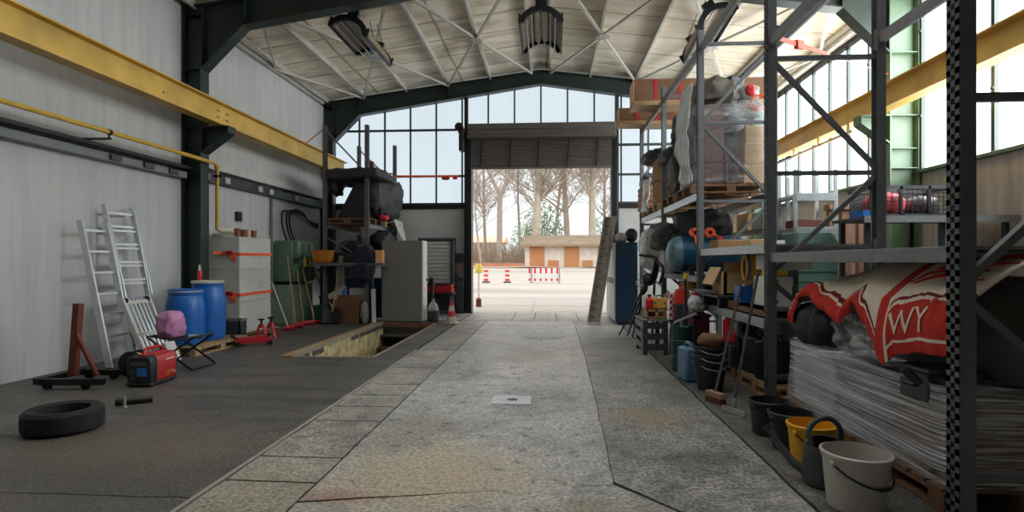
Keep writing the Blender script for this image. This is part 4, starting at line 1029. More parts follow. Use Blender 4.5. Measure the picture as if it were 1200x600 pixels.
t.part('trigger', MB().box(-5.02, -4.95, 13.42, 13.45, .86, .89), M_WHITE)
t = Thing('snow_shovel', 'black snow shovel standing before the large cardboard box', 'shovel', (-5.15, 12.95, 0))
t.part('blade', MB().grid(lambda u, v: (lerp(-5.38, -4.93, u), 12.94 + .07 * (1 - (2 * u - 1) ** 2) + .1 * v, .02 + .36 * v - .03 * (abs(2 * u - 1) ** 4) * (v > .8)), 14, 10), M_BLACK, solid=.012)
t.part('shaft', MB().tube([(-5.15, 13.06, .3), (-5.09, 13.1, .78), (-5.03, 13.16, 1.3)], .017, 8), M_HANDLE)
t.part('grip', MB().tube([(-5.1, 13.16, 1.38), (-5.1, 13.17, 1.33), (-5.03, 13.16, 1.29), (-4.96, 13.17, 1.33), (-4.96, 13.16, 1.38)], .014, 8, closed=True), M_BLACK)
solo('garden_pump', MB().lathe([(.09, 0), (.1, .02), (.1, .22), (.06, .3), (.025, .33), (.025, .42)], (-5.33, 13.2, 0), 18).tube([(-5.33, 13.2, .42), (-5.27, 13.12, .4), (-5.24, 13.1, .3)], .01, 6), M_DARKG, 'dark pump canister beside the black snow shovel', 'canister', (-5.33, 13.2, 0))

# ---- tall grey cabinet
t = Thing('steel_cabinet', 'tall beige grey cabinet seen from its back at the pit end', 'cabinet', (-3.58, 13.78, 0))
t.part('body', MB().box(-4.08, -3.09, 13.48, 13.93, .04, 2.0), M_CABN, bevel=.006)
t.part('lit_side', MB().box(-3.09, -3.065, 13.48, 13.95, .05, 2.0), M_WHITE, bevel=.004)  # white side face: light falling on it put into the colour
t.part('plinth', MB().box(-4.05, -3.1, 13.5, 13.9, 0.0, .04), M_DARKG)
t.part('door_knob', MB().lathe([(.03, 0), (.03, .03), (.015, .05)], (-3.065, 13.85, 1.03), 12, 'x'), M_BLACK)
# ---- end wall left of the door
t = Thing('tambour_cupboard', 'grey cupboard with horizontal slatted shutter against the end wall', 'cupboard', (-3.15, 16, 0))
t.part('frame', MB().box(-3.75, -3.68, 15.85, YB, 0, 2.15).box(-2.82, -2.72, 15.85, YB, 0, 2.15).box(-3.75, -2.72, 15.85, YB, 2.08, 2.16), M_DARKG, bevel=.008)
b = MB()
for k in range(17): b.prism([(15.9, .2 + .11 * k), (15.875, .23 + .11 * k), (15.875, .285 + .11 * k), (15.9, .305 + .11 * k)], -3.68, -2.82, 'x')
t.part('slatted_shutter', b, mat('tambour_grey', (198, 198, 196), 0.4, 0.1, 0.05, 3))
t.part('back', MB().box(-3.68, -2.82, 15.9, YB, 0, 2.08), M_GREYM)
t = Thing('tool_trolley', 'red and black machine trolley in front of slatted cupboard', 'trolley', (-3.05, 15.4, 0))
t.part('red_housing', MB().box(-3.4, -2.65, 15.2, 15.6, .62, .86), M_REDP, bevel=.04)
t.part('black_trim', MB().box(-3.45, -2.6, 15.17, 15.63, .57, .64).box(-3.42, -2.63, 15.18, 15.62, .85, .89), M_BLACK, bevel=.015)
t.part('lower_body', MB().box(-3.36, -2.7, 15.25, 15.6, .16, .57), M_BLACK, bevel=.02)
for sx in (-3.3, -2.75): t.part('wheel', MB().lathe([(.09, -.03), (.09, .03)], (sx, 15.3, .09), 16, 'x'), M_RUB)
t.part('handle', MB().tube([(-2.68, 15.3, .75), (-2.52, 15.3, .86), (-2.52, 15.5, .86), (-2.68, 15.5, .75)], .016, 8), M_BLKM)
t = Thing('wall_switch_box', 'dark switch box on end wall left of the door opening', 'switch box', (-2.6, YB - .1, 1.35))
t.part('box', MB().box(-2.7, -2.5, YB - .12, YB, 1.45, 1.72), M_DARKG, bevel=.012); t.part('lever', MB().bar((-2.6, YB - .13, 1.55), (-2.56, YB - .2, 1.66), .03, .03), M_BLACK)
solo('wall_notice', MB().box(-2.7, -2.48, YB - .03, YB, 1.05, 1.42), mat('faded_notice', (170, 146, 142), 0.8, 0, 0.3, 14), 'faded notice sheet on the end wall below the switch box', 'notice', (-2.6, YB, 1.05))
t = Thing('meter_cupboard', 'dark narrow cupboard below the notice left of door opening', 'cupboard', (-2.58, YB - .15, 0))
t.part('body', MB().box(-2.7, -2.46, YB - .22, YB, .0, 1.02), M_BLACK, bevel=.01); t.part('door', MB().box(-2.69, -2.47, YB - .235, YB - .22, .05, .98), M_DARKG, bevel=.005)
t = Thing('demijohn', 'clear glass demijohn in dark basket beside the tall grey cabinet', 'demijohn', (-2.93, 13.75, 0))
t.part('basket', MB().lathe([(.12, 0), (.15, .03), (.16, .28), (.14, .28), (.13, .04)], (-2.87, 13.75, 0), 20), M_DARKG)
t.part('glass', MB().lathe([(.12, .05), (.135, .2), (.13, .34), (.09, .45), (.035, .5), (.035, .56)], (-2.87, 13.75, 0), 20), mat('demijohn_glass', (150, 158, 156), 0.1, 0, 0.05, 4))
t.part('hoop', MB().tube([(-2.87 + .17 * math.cos(k * PI / 10), 13.75, .26 + .36 * math.sin(k * PI / 10)) for k in range(11)], .006, 6), M_BLKM)
solo('small_motor', MB().lathe([(.06, 0), (.08, .02), (.08, .2), (.05, .23)], (-3.02, 14.3, .85), 16, 'z').box(-3.06, -2.98, 14.26, 14.34, 0, .85), M_BLACK, 'black motor on a stand peeking out behind tall grey cabinet', 'motor', (-3.02, 14.3, 0))
# ---- traffic cone
def cone(x, y, lab):
    t = Thing('traffic_cone', lab, 'traffic cone', (x, y, 0))
    t.part('base', MB().box(x - .17, x + .17, y - .17, y + .17, 0, .03), mat('dirty_white_rubber', (196, 186, 172), 0.6, 0, 0.15, 12), bevel=.012)
    r = lambda z: .135 - .2 * z
    seg = lambda a, c: MB().lathe([(r(a) + .001, a), (r(c) + .001, c)], (x, y, 0), 24)
    t.part('white_cone', seg(.03, .54), MATS['dirty_white_rubber'])
    for a, c in ((.17, .3),): t.part('red_band', MB().lathe([(r(a) + .004, a), (r(c) + .004, c)], (x, y, 0), 24), mat('cone_red', (196, 62, 48), 0.6, 0, 0.1, 12))
    t.part('red_tip', MB().lathe([(r(.43) + .004, .43), (r(.535) + .004, .535), (.02, .545), (.012, .545)], (x, y, 0), 24), MATS['cone_red'])
cone(-2.36, 13.45, 'dirty white traffic cone with red band near the door opening')
t = Thing('ratchet_strap', 'orange ratchet strap strung across the left end windows', 'strap', (-3.5, 15.9, 3.95))
t.part('webbing', MB().bar((-4.4, 15.72, 3.91), (-2.6, 15.95, 3.93), .006, .05), M_ORANGE)
t.part('ratchet', MB().blob((-2.95, 15.88, 3.86), (.12, .03, .05), .6, .02, 12, 4, 20, 12), M_RED)
t.part('ratchet', MB().blob((-2.68, 15.9, 3.87), (.07, .03, .045), .6, .02, 12, 5, 20, 12), M_RED)
solo('red_strap', MB().bar((-5.44, 13.42, 4.78), (-5.9, 13.3, 3.99 + .36), .03, .02).lathe([(.05, 0), (.03, .04)], (-5.92, 13.3, 4.352), 10), mat('salmon_strap', (190, 96, 84), 0.6), 'salmon red strap from left rack post down to yellow crane beam', 'strap', (-5.9, 13.3, 4.35))

# ================================================================== RIGHT RACK
RX0, RX1 = 2.29, 3.37
RY = [3.3, 6.02, 8.75, 11.48, 14.2]
t = Thing('pallet_rack', 'long grey pallet rack along the right side of the hall', 'rack', (2.83, 8.75, 0))
for i, y in enumerate(RY):
    dg = [((RX0, 4.8), (RX1, 4.8)), ((RX0, 3.6), (RX1, 4.75)), ((RX0, 3.6), (RX1, 3.6)), ((RX0, 3.6), (RX1, 2.43)), ((RX0, 2.41), (RX1, 2.41)), ((RX1, 2.41), (RX0, 1.37)), ((RX0, 1.3), (RX1, .35)), ((RX0, .3), (RX1, .3))]
    if i == 1: dg = dg[2:] + [((RX0, 3.62), (RX1, 4.75))][:0]
    frame(t, RX0, RX1, y, 5.0, dg, m=M_STEELD, cc=.045)
for x in (RX0, RX1):
    rbeam(t, x, RY[0], RY[1], 1.585, .095); rbeam(t, x, RY[0], RY[1], 3.83, .11)
    rbeam(t, x, RY[1], RY[2], 1.68, .10, m=M_GALV); rbeam(t, x, RY[1], RY[2], .88, .10, m=M_GALV)
    rbeam(t, x, RY[2], RY[3], 1.27, .10); rbeam(t, x, RY[2], RY[3], .86, .09)
    for a, c in ((2, 3), (3, 4)): rbeam(t, x, RY[a], RY[c], 2.56, .12, m=M_GALV)
    for a, c in ((1, 2), (2, 3), (3, 4)): rbeam(t, x, RY[a], RY[c], 4.78, .12)
t.part('shelf_deck', MB().box(RX0 + .03, RX1 - .03, RY[1] + .06, RY[2] - .06, 1.66, 1.68), M_GREYM)
t.part('shelf_deck', MB().box(RX0 + .03, RX1 - .03, RY[1] + .06, RY[2] - .06, .86, .885), M_PALB)
t.part('shelf_deck', MB().box(RX0 + .03, RX1 - .03, RY[2] + .06, RY[3] - .06, 1.25, 1.275), M_GREYM)
t.part('shelf_deck', MB().box(RX0 + .03, RX1 - .03, RY[2] + .06, RY[3] - .06, .84, .865), M_PALB)
t.part('shelf_deck', MB().box(RX0 + .03, RX1 - .03, RY[0] + .06, RY[1] - .06, 1.565, 1.585), M_GREYM)

# pallets on the upper level
PL = [(8.93, 10.05, 'pallet high on the right rack under the brown wrapped furniture', M_PALB), (10.15, 11.3, 'pallet high on the right rack under the black tarpaulin', M_PALB),
      (11.66, 12.8, 'pallet high on the right rack under the tall cardboard boxes', M_PALX), (12.9, 14.05, 'pallet high on the right rack under the stack of brown boards', M_PALX)]
for y0, y1, lab, m in PL: pallet(2.2, 3.42, y0, y1, 2.562, lab, m, along='x')
ZP = 2.71
# wrapped furniture load
t = Thing('brown_cupboard', 'dark brown wooden cupboard wrapped in film, high on right rack', 'cupboard', (2.5, 9.4, ZP))
t.part('carcass', MB().box(2.33, 2.72, 9.02, 9.95, ZP, 3.95), M_BROWN, bevel=.006)
t.part('door', MB().box(2.35, 2.52, 9.0, 9.02, ZP + .06, 3.9), M_BROWN, bevel=.004); t.part('door', MB().box(2.53, 2.70, 9.0, 9.02, ZP + .06, 3.9), M_BROWN, bevel=.004)
t.part('shelf', MB().box(2.3, 2.76, 8.98, 9.5, 3.05, 3.08), M_BROWN)
t = Thing('brown_table', 'small brown table upside down in the wrapped load, high on rack', 'table', (2.86, 9.1, ZP))
t.part('top', MB().box(2.74, 2.95, 8.98, 9.3, ZP, ZP + .04), M_BROWN)
for xx in (2.76, 2.92):
    for yy in (9.0, 9.27): t.part('leg', MB().box(xx - .015, xx + .015, yy - .015, yy + .015, ZP + .04, ZP + .52), M_BROWN)
t.part('rail', MB().box(2.76, 2.92, 9.0, 9.02, ZP + .44, ZP + .5), M_BROWN)
solo('grey_drum', MB().lathe([(.2, 0), (.215, .03), (.22, .5), (.215, 1.0), (.19, 1.12), (.1, 1.2), (0, 1.21)], (3.0, 9.62, ZP), 30), mat('slate_plastic', (70, 76, 80), .45), 'dark grey drum standing in the middle of the film wrapped load', 'drum', (3.0, 9.62, ZP))
for k, (z0, z1, lab) in enumerate(((ZP, 3.02, 'lowest pale carton in wrapped stack beside the grey drum'), (3.025, 3.3, 'middle pale carton in wrapped stack beside the grey drum'), (3.305, 3.6, 'top pale carton in wrapped stack beside the grey drum'))):
    solo('carton', MB().box(3.02 + .01 * k, 3.36, 8.98, 9.38, z0, z1), M_CARDL, lab, 'carton', (3.2, 9.2, z0), bevel=.006)
b = MB()
def shell(x0, x1, y0, y1, z0, z1, amp, seed, taper=0, n=60, m=28, e=.18):
    cx, cy, hx, hy = (x0 + x1) / 2, (y0 + y1) / 2, (x1 - x0) / 2, (y1 - y0) / 2
    def fn(u, v):
        a = 2 * PI * u; c, s_ = math.cos(a), math.sin(a)
        k = 1 - taper * v
        p = Vector((cx + math.copysign(abs(c) ** e, c) * hx * k, cy + math.copysign(abs(s_) ** e, s_) * hy * k, z0 + (z1 - z0) * v))
        q = Vector((p.x * 2.5, p.y * 2.5, p.z * 5 + p.y * 1.2 + seed))
        w = noise.noise(q) * amp + noise.noise(q * 3) * amp * .4
        return p + Vector((c, s_, 0)) * w
    return MB().grid(fn, n, m, wrap=True)
b = shell(2.24, 3.4, 8.92, 10.0, ZP + .01, 3.95, .035, 3, .05)
solo('stretch_film', b, M_FILMC, 'clear stretch film wound around the brown furniture load high on rack', 'stretch film', (2.83, 9.4, ZP))
solo('grey_tarpaulin', MB().blob((2.72, 9.5, 4.2), (.36, .42, .28), .75, .09, 4, 21, 50, 30, floor=3.96), mat('olive_grey_sheet', (96, 88, 78), .55, 0, .25, 4, .5, 10), 'grey brown tarpaulin bundle on top of the film wrapped load', 'tarpaulin', (2.72, 9.5, 3.96))
solo('clear_sheet', MB().blob((3.08, 9.3, 3.83), (.42, .36, .24), .7, .07, 4, 25, 44, 26, floor=3.61), film_mat('cloudy_film', .35, (.55, .56, .56, 1), (3, 3, 8)), 'cloudy plastic sheet bulging over the drum and cartons', 'plastic sheet', (3.08, 9.3, 3.61))
solo('black_box', MB().obox((2.95, 9.3, 4.32), (.24, .2, .26), (.1, .2, .3)), M_BLACK, 'small black box on top of the wrapped load', 'box', (2.95, 9.3, 4.2), bevel=.01)
t = Thing('red_helmet_bag', 'red and white bundle on top of the wrapped load beside black box', 'bundle', (3.2, 9.3, 4.05))
t.part('white_wrap', MB().blob((3.18, 9.3, 4.16), (.16, .2, .15), .8, .04, 6, 8, 30, 20), M_WTARP); t.part('red_content', MB().blob((3.16, 9.12, 4.19), (.08, .05, .09), .8, .02, 8, 9, 24, 16), M_REDP)
t = Thing('strap_coil', 'coiled orange straps on top of the load beside rack post', 'strap', (3.3, 9.3, 3.98))
for k in range(3): t.part('loop', MB().tube([(3.3 + (.13 + .02 * k) * math.cos(a), 9.1 + .06 * k, 4.02 + (.09 + .015 * k) * math.sin(a)) for a in [j * PI / 10 for j in range(20)]], .016, 6, closed=True), M_ORANGE)
b = MB().grid(lambda u, v: (2.19 - .09 * math.sin(PI * v) * (.4 + u) + .06 * noise.noise((u * 5, v * 7, 3)), lerp(8.95, 9.45, u) + .06 * noise.noise((u * 4, v * 6, 8)), lerp(4.28, 2.72, v)), 24, 40)
solo('white_sheet', b, M_WTARP, 'crumpled white plastic sheet hanging down the aisle side of the load', 'plastic sheet', (2.15, 9.4, 2.7), solid=.012)
# black tarpaulin load
b = MB().blob((2.55, 10.75, 3.22), (.3, .5, .5), .6, .1, 3.2, 31, 48, 30, floor=ZP + .002)
b.blob((2.42, 10.6, 3.82), (.16, .3, .4), .9, .07, 4, 33, 30, 24)
b.blob((2.35, 11.2, 3.55), (.2, .6, .13), .7, .06, 4, 34, 30, 18)
solo('black_tarpaulin', b, M_TARP, 'black tarpaulin humped over the pallet before the tall cardboard boxes', 'tarpaulin', (2.5, 10.75, ZP))
solo('grey_sheet', MB().blob((3.05, 10.75, 3.2), (.25, .45, .5), .5, .05, 4, 35, 36, 24, floor=ZP + .002), M_GTARP, 'grey sheet covered goods beside the black tarpaulin on the rack', 'covered goods', (3.05, 10.75, ZP))
t = Thing('cardboard_box', 'tall cardboard box standing on the rack in front of the black hood', 'box', (2.45, 11.95, ZP))
t.part('box', MB().box(2.2, 2.7, 11.72, 12.25, ZP, 3.6), M_CARD, bevel=.006); t.part('tape', MB().box(2.195, 2.705, 11.715, 12.255, 3.13, 3.17), M_CARDD)
solo('cardboard_box', MB().box(2.75, 3.3, 11.75, 12.4, ZP, 3.25), M_CARDL, 'wide pale cardboard box behind the tall one on the rack', 'box', (3.0, 12, ZP), bevel=.006)
b = MB().blob((2.34, 12.3, 3.72), (.33, .6, .13), .6, .07, 4, 41, 40, 20)
solo('black_hood', b, M_TARP, 'dark cover slumped over the tops of the cardboard boxes by end window', 'cover', (2.3, 12.45, 3.6))
t = Thing('board_stack', 'stack of brown boards on the farthest rack pallet', 'boards', (2.3, 13.5, ZP))
for k in range(9): t.part('board', MB().box(2.16 + .01 * (k % 2), 2.62, 12.95 + .01 * (k % 3), 14.0, ZP + .06 * k, ZP + .06 * k + .054), M_CARD if k % 2 else M_PALB)
t.part('side_boards', MB().box(2.66, 3.3, 12.95, 13.95, ZP, 3.1), M_CARDD)
solo('wrapped_bundle', MB().blob((2.36, 13.4, 3.37), (.24, .4, .13), .6, .04, 5, 51, 32, 18, floor=3.256), M_GTARP, 'grey wrapped bundle lying on the stack of brown boards', 'bundle', (2.36, 13.4, 3.255))
b = MB().grid(lambda u, v: (2.13 + .04 * math.sin(9 * u) + .05 * noise.noise((u * 5, v * 5, 3)), lerp(12.3, 13.1, u) + .25 * v, lerp(3.3, 2.6, v)), 16, 24)
solo('white_sheet', b, M_WTARP, 'white plastic sheet hanging between boards and tall cardboard box', 'plastic sheet', (2.13, 12.9, 2.6), solid=.012)

# long boxes across the top beams
def longbox(x0, x1, y0, y1, z0, z1, lab, m):
    t = Thing('long_carton', lab, 'carton', ((x0 + x1) / 2, (y0 + y1) / 2, z0))
    t.part('box', MB().box(x0, x1, y0, y1, z0 + .1, z1), m, bevel=.006)
    t.part('wood_base', MB().box(x0 - .02, x1, y0 - .03, y1, z0, z0 + .1), M_PALX)
    t.part('end_panel', MB().box(x0 - .012, x0, y0, y1, z0 + .1, z1), M_CARDL)
    for f in (.16, .34, .78): t.part('red_band', MB().box(lerp(x0, x1, f) - .03, lerp(x0, x1, f) + .03, y0 - .006, y0 + .01, z0 + .1, z1), M_RED)
longbox(1.78, 4.6, 12.05, 12.6, 4.782, 5.34, 'long brown carton with red bands lying across the top of the right rack', M_CARDD)
longbox(1.68, 4.3, 13.75, 14.15, 4.782, 5.2, 'lower long brown carton behind the first, nearer the end windows', M_CARDD)

# ---- middle levels: bay with the blue tank
t = Thing('compressor_tank', 'blue cylindrical air tank lying on the right rack shelf', 'tank', (2.6, 9.75, 1.276))
prof = [(0.0, -.66), (.12, -.655), (.21, -.62), (.27, -.56), (.295, -.48), (.3, -.44), (.3, .44), (.29, .5), (.24, .58), (.12, .63), (0, .64)]
t.part('shell', MB().lathe(prof, (2.62, 9.55, 1.62), 40, 'x'), M_TANK)
t.part('end_dish', MB().lathe([(0.0, -.668), (.12, -.662), (.21, -.627), (.27, -.567), (.297, -.5), (.299, -.46)], (2.62, 9.55, 1.62), 40, 'x'), mat('lit_tank_end', (96, 124, 134), .4, .3, .2, 8))  # paler end cap: the light on it put into the colour
for xx in (2.3, 2.95): t.part('saddle', MB().box(xx - .04, xx + .04, 9.3, 9.8, 1.276, 1.42), M_BLKM)
t.part('weld_seam', MB().lathe([(.302, -.01), (.305, 0), (.302, .01)], (2.62 + .4, 9.55, 1.62), 40, 'x'), M_TANK)
t = Thing('strap_pack', 'coiled orange strap lying on the blue tank, left of two', 'strap', (2.35, 9.45, 1.91))
t.part('coil', MB().lathe([(.03, -.03), (.085, -.03), (.085, .03), (.03, .03), (.03, -.03)], (2.36, 9.36, 1.965), 20, 'y'), M_ORANGE); t.part('tail', MB().bar((2.36, 9.3, 1.92), (2.37, 9.24, 1.76), .05, .01), M_ORANGE)
t = Thing('strap_pack', 'orange strap wound on the blue tank, right of two', 'strap', (2.62, 9.45, 1.91))
t.part('coil', MB().lathe([(.03, -.03), (.085, -.03), (.085, .03), (.03, .03), (.03, -.03)], (2.6, 9.36, 1.965), 20, 'y'), M_ORANGE); t.part('tail', MB().tube([(2.66, 9.32, 1.93), (2.72, 9.26, 1.76), (2.74, 9.24, 1.6)], .03, 6), M_ORANGE)
solo('black_bags', MB().blob((2.75, 10.4, 2.12), (.5, .3, .3), .6, .08, 4, 61, 40, 24), M_TARP, 'black bags stuffed under the pallet above the blue tank', 'bags', (2.75, 10.4, 1.85))
solo('black_bin', MB().box(2.2, 2.55, 10.1, 10.6, 1.277, 1.95).box(2.18, 2.57, 10.08, 10.62, 1.93, 1.97), M_BLACK, 'black bin on the rack shelf behind the left end of blue tank', 'bin', (2.4, 10.35, 1.277), bevel=.012)
solo('grey_sack', MB().blob((2.15, 10.95, 1.98), (.26, .4, .26), .8, .1, 4, 63, 40, 26), M_GTARP, 'pale grey plastic sacks slumped on the shelf left of black bin', 'sacks', (2.15, 10.95, 1.7))
solo('grey_carton', MB().box(2.14, 2.62, 10.75, 11.3, 1.277, 1.72), M_GREYL, 'light grey carton under the slumped plastic sacks', 'carton', (2.3, 11, 1.277), bevel=.01)
solo('white_sack', MB().blob((2.05, 11.75, 1.75), (.2, .35, .42), .8, .09, 4, 66, 36, 26), M_WTARP, 'white plastic sack hanging in front of the rack post beside blue locker', 'sack', (2.05, 11.75, 1.3))
t = Thing('bicycle_rack', 'black folded bicycle carrier leaning on the rack beside blue locker', 'bicycle carrier', (1.85, 10.7, .0))
b = MB()
t.part('frame', MB().tube([(1.78, 11.25, 1.62), (2.0, 10.9, 1.56), (2.02, 10.75, 1.4), (1.98, 10.8, 1.15), (1.85, 11.1, 1.1)], .03, 8, sm=5), M_BLACK)
t.part('arm', MB().tube([(1.98, 10.8, 1.5), (2.05, 10.5, 1.42), (2.06, 10.4, 1.3), (2.02, 10.5, 1.1)], .028, 8, sm=5), M_BLACK)
t.part('clamp', MB().obox((1.98, 10.75, 1.36), (.12, .12, .3), (.2, .1, .2)), M_BLACK, bevel=.02)
t.part('support_leg', MB().tube([(1.98, 10.8, 1.15), (1.95, 10.9, .0)], .025, 8), M_BLACK)
# tools on the low shelf, bay with the tank
ZS = .866
def tool(name, x, y, z, s, m, lab, cat, kind):
    t = Thing(name, lab, cat, (x, y, z))
    if kind == 'can':
        t.part('can', MB().prism([(-s * .5, 0), (s * .5, 0), (s * .5, s * .95), (s * .3, s * 1.2), (-s * .2, s * 1.2), (-s * .5, s * 1.0)], -s * .28, s * .28, 'y').build if 0 else MB().prism([(x - s * .5, z), (x + s * .5, z), (x + s * .5, z + s * .95), (x + s * .3, z + s * 1.2), (x - s * .2, z + s * 1.2), (x - s * .5, z + s)], y - s * .28, y + s * .28, 'y'), m, bevel=s * .07)
        t.part('handle', MB().tube([(x - s * .15, y, z + s * 1.18), (x - s * .12, y, z + s * 1.34), (x + s * .18, y, z + s * 1.34), (x + s * .22, y, z + s * 1.18)], s * .06, 8), m)
        t.part('cap', MB().lathe([(s * .1, 0), (s * .1, s * .12)], (x - s * .36, y, z + s * 1.05), 12), M_BLACK)
    elif kind == 'case':
        t.part('case', MB().box(x - s * .6, x + s * .6, y - s * .25, y + s * .25, z, z + s * .8), m, bevel=s * .08)
        t.part('handle', MB().tube([(x - s * .2, y, z + s * .78), (x - s * .2, y, z + s * .95), (x + s * .2, y, z + s * .95), (x + s * .2, y, z + s * .78)], s * .05, 8), M_BLACK)
        for xx in (-.35, .35): t.part('latch', MB().box(x + s * xx - .015, x + s * xx + .015, y - s * .27, y - s * .25, z + s * .35, z + s * .5), M_GREYM)
    elif kind == 'bottle':
        t.part('bottle', MB().lathe([(s * .35, 0), (s * .38, .01), (s * .38, s * .9), (s * .15, s * 1.15), (s * .15, s * 1.3)], (x, y, z), 18), m)
        t.part('cap', MB().lathe([(s * .18, 0), (s * .18, s * .18)], (x, y, z + s * 1.3), 12), M_BLACK)
    elif kind == 'clamp':
        t.part('bar', MB().bar((x, y, z), (x, y, z + s * 2), s * .12, s * .2, up=(0, 1, 0)), m)
        t.part('jaw', MB().box(x, x + s * .7, y - s * .1, y + s * .1, z + s * 1.75, z + s * 2), m); t.part('jaw', MB().box(x, x + s * .6, y - s * .1, y + s * .1, z + s * .8, z + s), m)
    return t
tool('tool_case', 2.5, 8.98, ZS, .3, M_DARKG, 'dark tool case on the low rack shelf behind the red canister', 'tool case', 'case')
tool('chain_saw_case', 2.62, 9.7, ZS, .3, M_REDP, 'red tool case on the low rack shelf under the tank', 'tool case', 'case')
tool('oil_bottle', 2.42, 9.3, ZS, .16, M_WHITE, 'white oil bottle on the low rack shelf under the blue tank', 'bottle', 'bottle')
tool('oil_bottle', 2.4, 10.15, ZS, .16, M_REDP, 'red oil bottle on the low rack shelf left of the red case', 'bottle', 'bottle')
for k in range(4): tool('screw_clamp', 2.36 + .09 * k, 10.45 - .12 * k, ZS, .14, M_RED, ('leftmost', 'second from left', 'third from left', 'rightmost')[k] + ' red screw clamp standing on the low shelf under the tank', 'clamp', 'clamp')
solo('wooden_box', MB().box(2.25, 2.75, 9.0 + .35, 9.8 + .1, 1.14 - .12, 1.16), M_CARD, 'cardboard tray under the shelf carrying the blue tank', 'tray', (2.5, 9.5, 1.02), bevel=.004)
solo('white_bag', MB().blob((2.16, 8.42, .87), (.13, .19, .13), .8, .04, 7, 71, 32, 22, floor=.742), M_WTARP, 'white plastic bag on the maroon crate left of the cardboard flap', 'bag', (2.16, 8.42, .742))
solo('red_cassette', MB().box(2.1, 2.26, 8.4, 8.52, 1.0, 1.07).box(2.12, 2.24, 8.39, 8.4, 1.02, 1.05), M_REDP, 'small red case resting on the white plastic bag', 'case', (2.18, 8.46, 1.0), bevel=.01)

# ---- bay behind the near post
t = Thing('open_carton', 'open cardboard box with raised flaps on the right rack shelf', 'carton', (2.45, 7.5, .886))
bx = (2.22, 2.68, 7.2, 7.9, .887, 1.3)
t.part('box', MB().box(2.28, 2.32, 7.55, 8.1, 1.08, 1.36).box(2.28, 2.75, 7.55, 7.57, 1.06, 1.36).box(2.73, 2.75, 7.55, 8.1, 1.08, 1.36).box(2.28, 2.75, 8.08, 8.1, 1.08, 1.36).box(2.28, 2.75, 7.55, 8.1, 1.06, 1.08), M_CARDL)
t.part('flap', MB().obox((2.22, 7.9, 1.3), (.012, .5, .26), (0, .45, 0)), M_CARDL)
t.part('flap', MB().obox((2.5, 7.52, 1.42), (.46, .01, .13), (.2, 0, 0)), M_CARD)
solo('pressing_board', MB().box(2.15, 2.9, 7.4, 8.4, 1.02, 1.055).box(2.2, 2.85, 7.5, 7.56, .886, 1.02).box(2.2, 2.85, 8.2, 8.26, .886, 1.02), M_DARKG, 'dark bench board holding the open cardboard box', 'board', (2.5, 7.9, .886), bevel=.005)
solo('plank', MB().bar((2.02, 8.1, 1.09), (2.5, 7.75, 1.075), .2, .03), M_GREYM, 'grey plank jutting out over the shelf edge into the aisle', 'plank', (2.3, 7.9, 1.06))
solo('timber_row', MB().box(2.31, 2.36, 6.15, 7.6, .887, 1.0).box(2.31, 2.5, 6.15, 7.6, .887, .9), M_PALB, 'brown timber batten lying along the front of the shelf', 'timber', (2.35, 6.9, .887))
t = Thing('blue_crate', 'blue plastic crate on the shelf right of open cardboard box', 'crate', (2.4, 7.0, 1.0))
t.part('shell', MB().box(2.28, 2.3, 6.9, 7.15, 1.02, 1.2).box(2.28, 2.52, 6.9, 6.92, 1.02, 1.2).box(2.5, 2.52, 6.9, 7.15, 1.02, 1.2).box(2.28, 2.52, 7.13, 7.15, 1.02, 1.2).box(2.28, 2.52, 6.9, 7.15, 1.0, 1.02), M_BLUE, bevel=.004)
t.part('bottle', MB().lathe([(.04, 0), (.045, .01), (.045, .12), (.02, .17), (.02, .2)], (2.36, 7.02, 1.02), 14), M_WHITE); t.part('bottle', MB().lathe([(.04, 0), (.045, .01), (.045, .12), (.02, .17), (.02, .2)], (2.45, 7.03, 1.02), 14), M_BLUE)
for k, (z0, z1, yy, lab) in enumerate(((1.002, 1.1, 6.55, 'lowest white carton of the stack beside the near rack post'), (1.102, 1.22, 6.58, 'middle white carton of the stack beside the near rack post'), (1.222, 1.33, 6.55, 'top white carton of the stack beside the near rack post'))):
    t = Thing('white_carton', lab, 'carton', (2.5, yy, z0)); t.part('box', MB().box(2.36, 2.66, yy - .2, yy + .14, z0, z1), M_WHITE, bevel=.005); t.part('label', MB().box(2.40, 2.5, yy - .203, yy - .2, z0 + .03, z1 - .03), M_GREYM if k else M_BLUEL)
solo('carton_shelf', MB().box(2.31, 3.2, 6.2, 7.2, .965, 1.0).box(2.34, 2.4, 6.25, 6.31, .886, .965).box(2.34, 2.4, 7.1, 7.16, .886, .965).box(3.1, 3.16, 6.25, 6.31, .886, .965).box(3.1, 3.16, 7.1, 7.16, .886, .965), M_GREYM, 'low grey shelf board under the white cartons and blue crate', 'shelf', (2.7, 6.7, .886))
solo('yellow_box', MB().box(2.42, 2.62, 6.4, 6.62, 1.331, 1.4), M_SIGY, 'small yellow box on top of the white carton stack', 'box', (2.5, 6.5, 1.331), bevel=.005)
solo('grey_carton', MB().box(2.4, 2.85, 6.3, 6.75, 1.405, 1.57), M_GREYL, 'grey carton hanging below the shelf beside the yellow hose', 'carton', (2.6, 6.5, 1.405), bevel=.006)
t = Thing('hose_coil', 'yellow and blue hose coil hanging under the shelf on the right', 'hose', (2.4, 7.05, 1.2))
for k in range(6):
    t.part('loop', MB().tube([(2.36 + .035 * k, 7.0 + .09 * math.cos(a) + .02 * k, 1.43 + .15 * math.sin(a)) for a in [j * PI / 10 for j in range(20)]], .014, 7, closed=True), M_GBUCK if k not in (1,) else M_BLUE)
t.part('hook', MB().tube([(2.34, 7.03, 1.58), (2.5, 7.05, 1.58)], .012, 6), M_BLKM)
